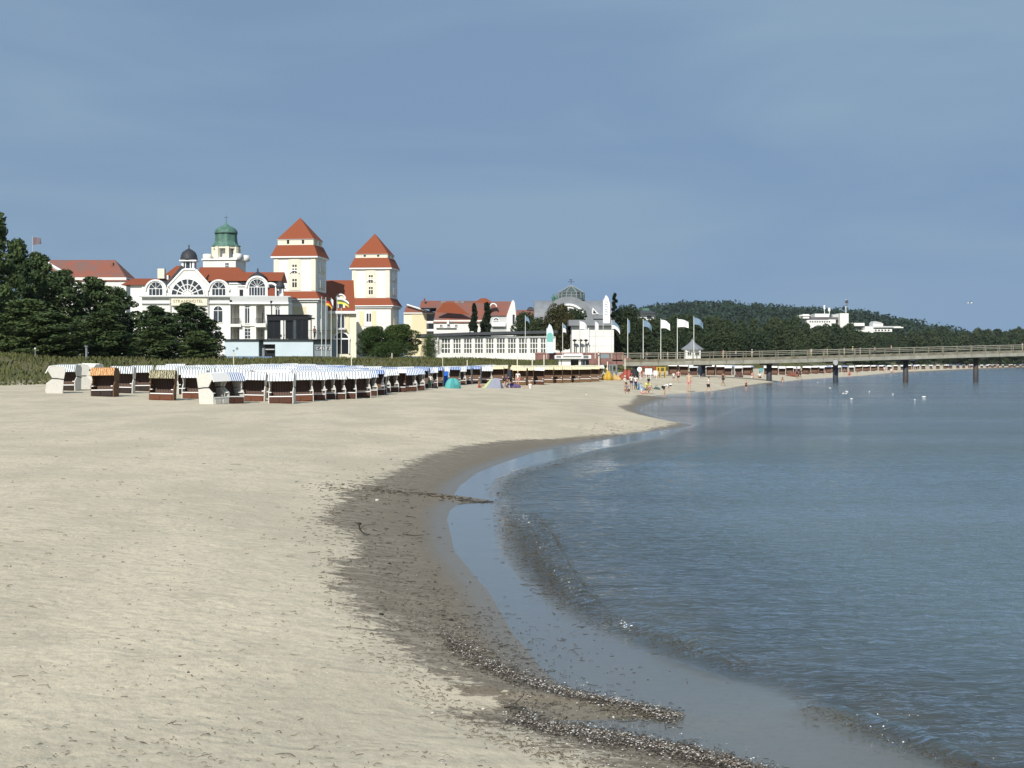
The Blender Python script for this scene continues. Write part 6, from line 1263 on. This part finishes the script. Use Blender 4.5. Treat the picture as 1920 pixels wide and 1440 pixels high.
strips("seaweed", [px_cloud(B1, 1500, 8, 11), px_cloud(B2, 2600, 10, 18), px_cloud([(720, 930), (700, 1000), (730, 1090), (820, 1190), (930, 1260)], 650, 55, 40), px_cloud([(830, 1130), (900, 1200), (1000, 1260)], 450, 50, 30),
    px_cloud([(1000, 1150), (1100, 1230), (1200, 1290)], 90, 60, 25), px_cloud([(945, 960), (965, 1050), (1040, 1125), (1120, 1180)], 90, 14, 12), px_cloud([(700, 936), (800, 935), (925, 937)], 260, 8, 1.5), px_cloud([(600, 940), (700, 930)], 120, 30, 6), px_cloud([(1100, 816), (1250, 800)], 120, 10, 4)],
    WEED, "dark wet seaweed scraps scattered over the damp sand and shell banks", "seaweed")
u = rng.uniform(-60, 1000, 1500); v = 700 + (rng.uniform(0, 1, 1500) ** .7) * 745; k = v > 800; u, v = u[k], v[k]; d = F * (CZ - .65) / (v - HY); X_, Y_ = (u - CX) / F * d, d; k = (S(X_, Y_) > 2.2) & (np.clip(lumps(X_, Y_, 1.4) + .75, .06, 1) > rng.random(len(X_))); X_, Y_ = X_[k], Y_[k]
strips("dry_weed", [(X_, Y_, height(X_, Y_)[0]), px_cloud([(760, 872), (640, 935), (600, 990), (640, 1050), (630, 1110), (690, 1190), (800, 1260), (930, 1345), (1100, 1420)], 900, 26, 14, .3)], WEEDD, "thin dried weed fibres strewn over the dry sand", "dry weed", 1.0)
# weed strips added to darken the wavelets, then pieces that stand out by themselves
strips("floating_weed", [tuple(np.array(q) for q in (lambda P: (P[0], P[1], np.full(len(P[0]), .012) + rng.uniform(0, .05, len(P[0]))))(px_cloud(l, c, a, b, .03))) for l, c, a, b in (
    ([(952, 975), (985, 1010), (1012, 1055), (1045, 1100), (1090, 1140)], 1500, 17, 12), ([(1000, 975), (1035, 1012), (1055, 1055), (1085, 1100), (1115, 1142)], 1100, 8, 8),
    ([(1120, 1150), (1170, 1180), (1240, 1200), (1320, 1225), (1400, 1258)], 800, 14, 9), ([(1512, 1330), (1600, 1358), (1700, 1392), (1790, 1430), (1850, 1450)], 900, 12, 8),
    ([(932, 945), (936, 912), (985, 885), (1060, 862), (1130, 846)], 420, 10, 5))], mat("olive_floating_weed", (.075, .062, .036), .5, .4, 9), "fine olive-brown weed added along the small wavelets to imitate their dark edge", "darkening weed", .9, .7)
def twig(px_, py_, pts, r, label, m=WEED):
    x, y, z = ground_at(px_, py_); e = empty("driftwood_twig", (x, y, z + .01), random.uniform(-.3, .3), label, "twig"); mb = MB()
    for i, (a_, b_) in enumerate(zip(pts[:-1], pts[1:])): mb.tube(a_, b_, r * (1 - .12 * i), r * (1 - .12 * (i + 1)), 6)
    mb.build("stem", m, e); MB().tube(pts[1], (pts[1][0] + .09, pts[1][1] + .02, pts[1][2] + .08), r * .6, r * .3, 5).build("branch", m, e)
twig(680, 1003, [(-.06, 0, .16), (-.05, 0, .08), (.0, .01, .03), (.09, -.02, .0), (.14, -.03, .01)], .014, "black forked twig standing up from the damp sand")
twig(770, 1005, [(-.22, .02, 0), (-.08, .0, .02), (.05, -.02, .0), (.22, -.06, .01)], .010, "long thin dark twig lying on the smooth damp sand")
twig(960, 1330, [(-.07, 0, .01), (0, .01, .02), (.07, 0, .01), (.12, .02, .0)], .012, "short black twig before the shell bank")
def stone(px_, py_, r, m, label):
    x, y, z = ground_at(px_, py_); rr = np.random.default_rng(int(px_)); mb = MB(); mb.lathe([(r * .5, -r * .2), (r * .95, r * .1), (r * .85, r * .5), (r * .4, r * .75)], 0, 0, 9); mb.v = [(a_ * rr.uniform(.8, 1.2), b_ * rr.uniform(.8, 1.2), c_) for a_, b_, c_ in mb.v]
    o = mb.build("stone", m, None, True); o.location = (x, y, z); tag(o, label, "stone", "single stones on the beach")
DST = mat("dark_stone", (.03, .028, .025), .7); PST = mat("pale_stone", (.60, .56, .48), .8, .2, 30)
for a_ in ((673, 983, .045, DST, "black stone just above the forked twig"), (730, 1057, .026, DST, "small dark stone alone on the smooth damp sand"), (707, 939, .05, PST, "pale stone at the upper edge of the damp sand"), (715, 1153, .030, DST, "dark stone where dry sand meets the damp sand"), (845, 1163, .026, DST, "dark stone in the middle of the damp sand"),
    (337, 1231, .013, DST, "tiny black stone on the dry sand, upper of two"), (353, 1261, .014, DST, "tiny black stone on the dry sand, lower of two"), (906, 1330, .019, PST, "white pebble in the small dark hollow"), (811, 1337, .016, PST, "white pebble on the dry sand before the hollow"), (1100, 741, .12, PST, "white ball-like stone lying on the far sand")): stone(*a_)
print("meshes", len(bpy.data.meshes))
# ---------------------------------------------------------------- thin sea air
hz_ = MB().box(-700, 2400, -12, 3300, -5.2, 128).build("haze", bpy.data.materials.new("sea_air")); tag(hz_, None, None, kind='stuff')
hm = hz_.data.materials[0]; hm.use_nodes = True; hm.node_tree.nodes.clear(); vo = hm.node_tree.nodes.new("ShaderNodeVolumePrincipled"); ho = hm.node_tree.nodes.new("ShaderNodeOutputMaterial"); hm.node_tree.links.new(vo.outputs[0], ho.inputs['Volume'])
vo.inputs['Color'].default_value = (.86, .92, 1, 1); vo.inputs['Density'].default_value = .00003; vo.inputs['Anisotropy'].default_value = .1
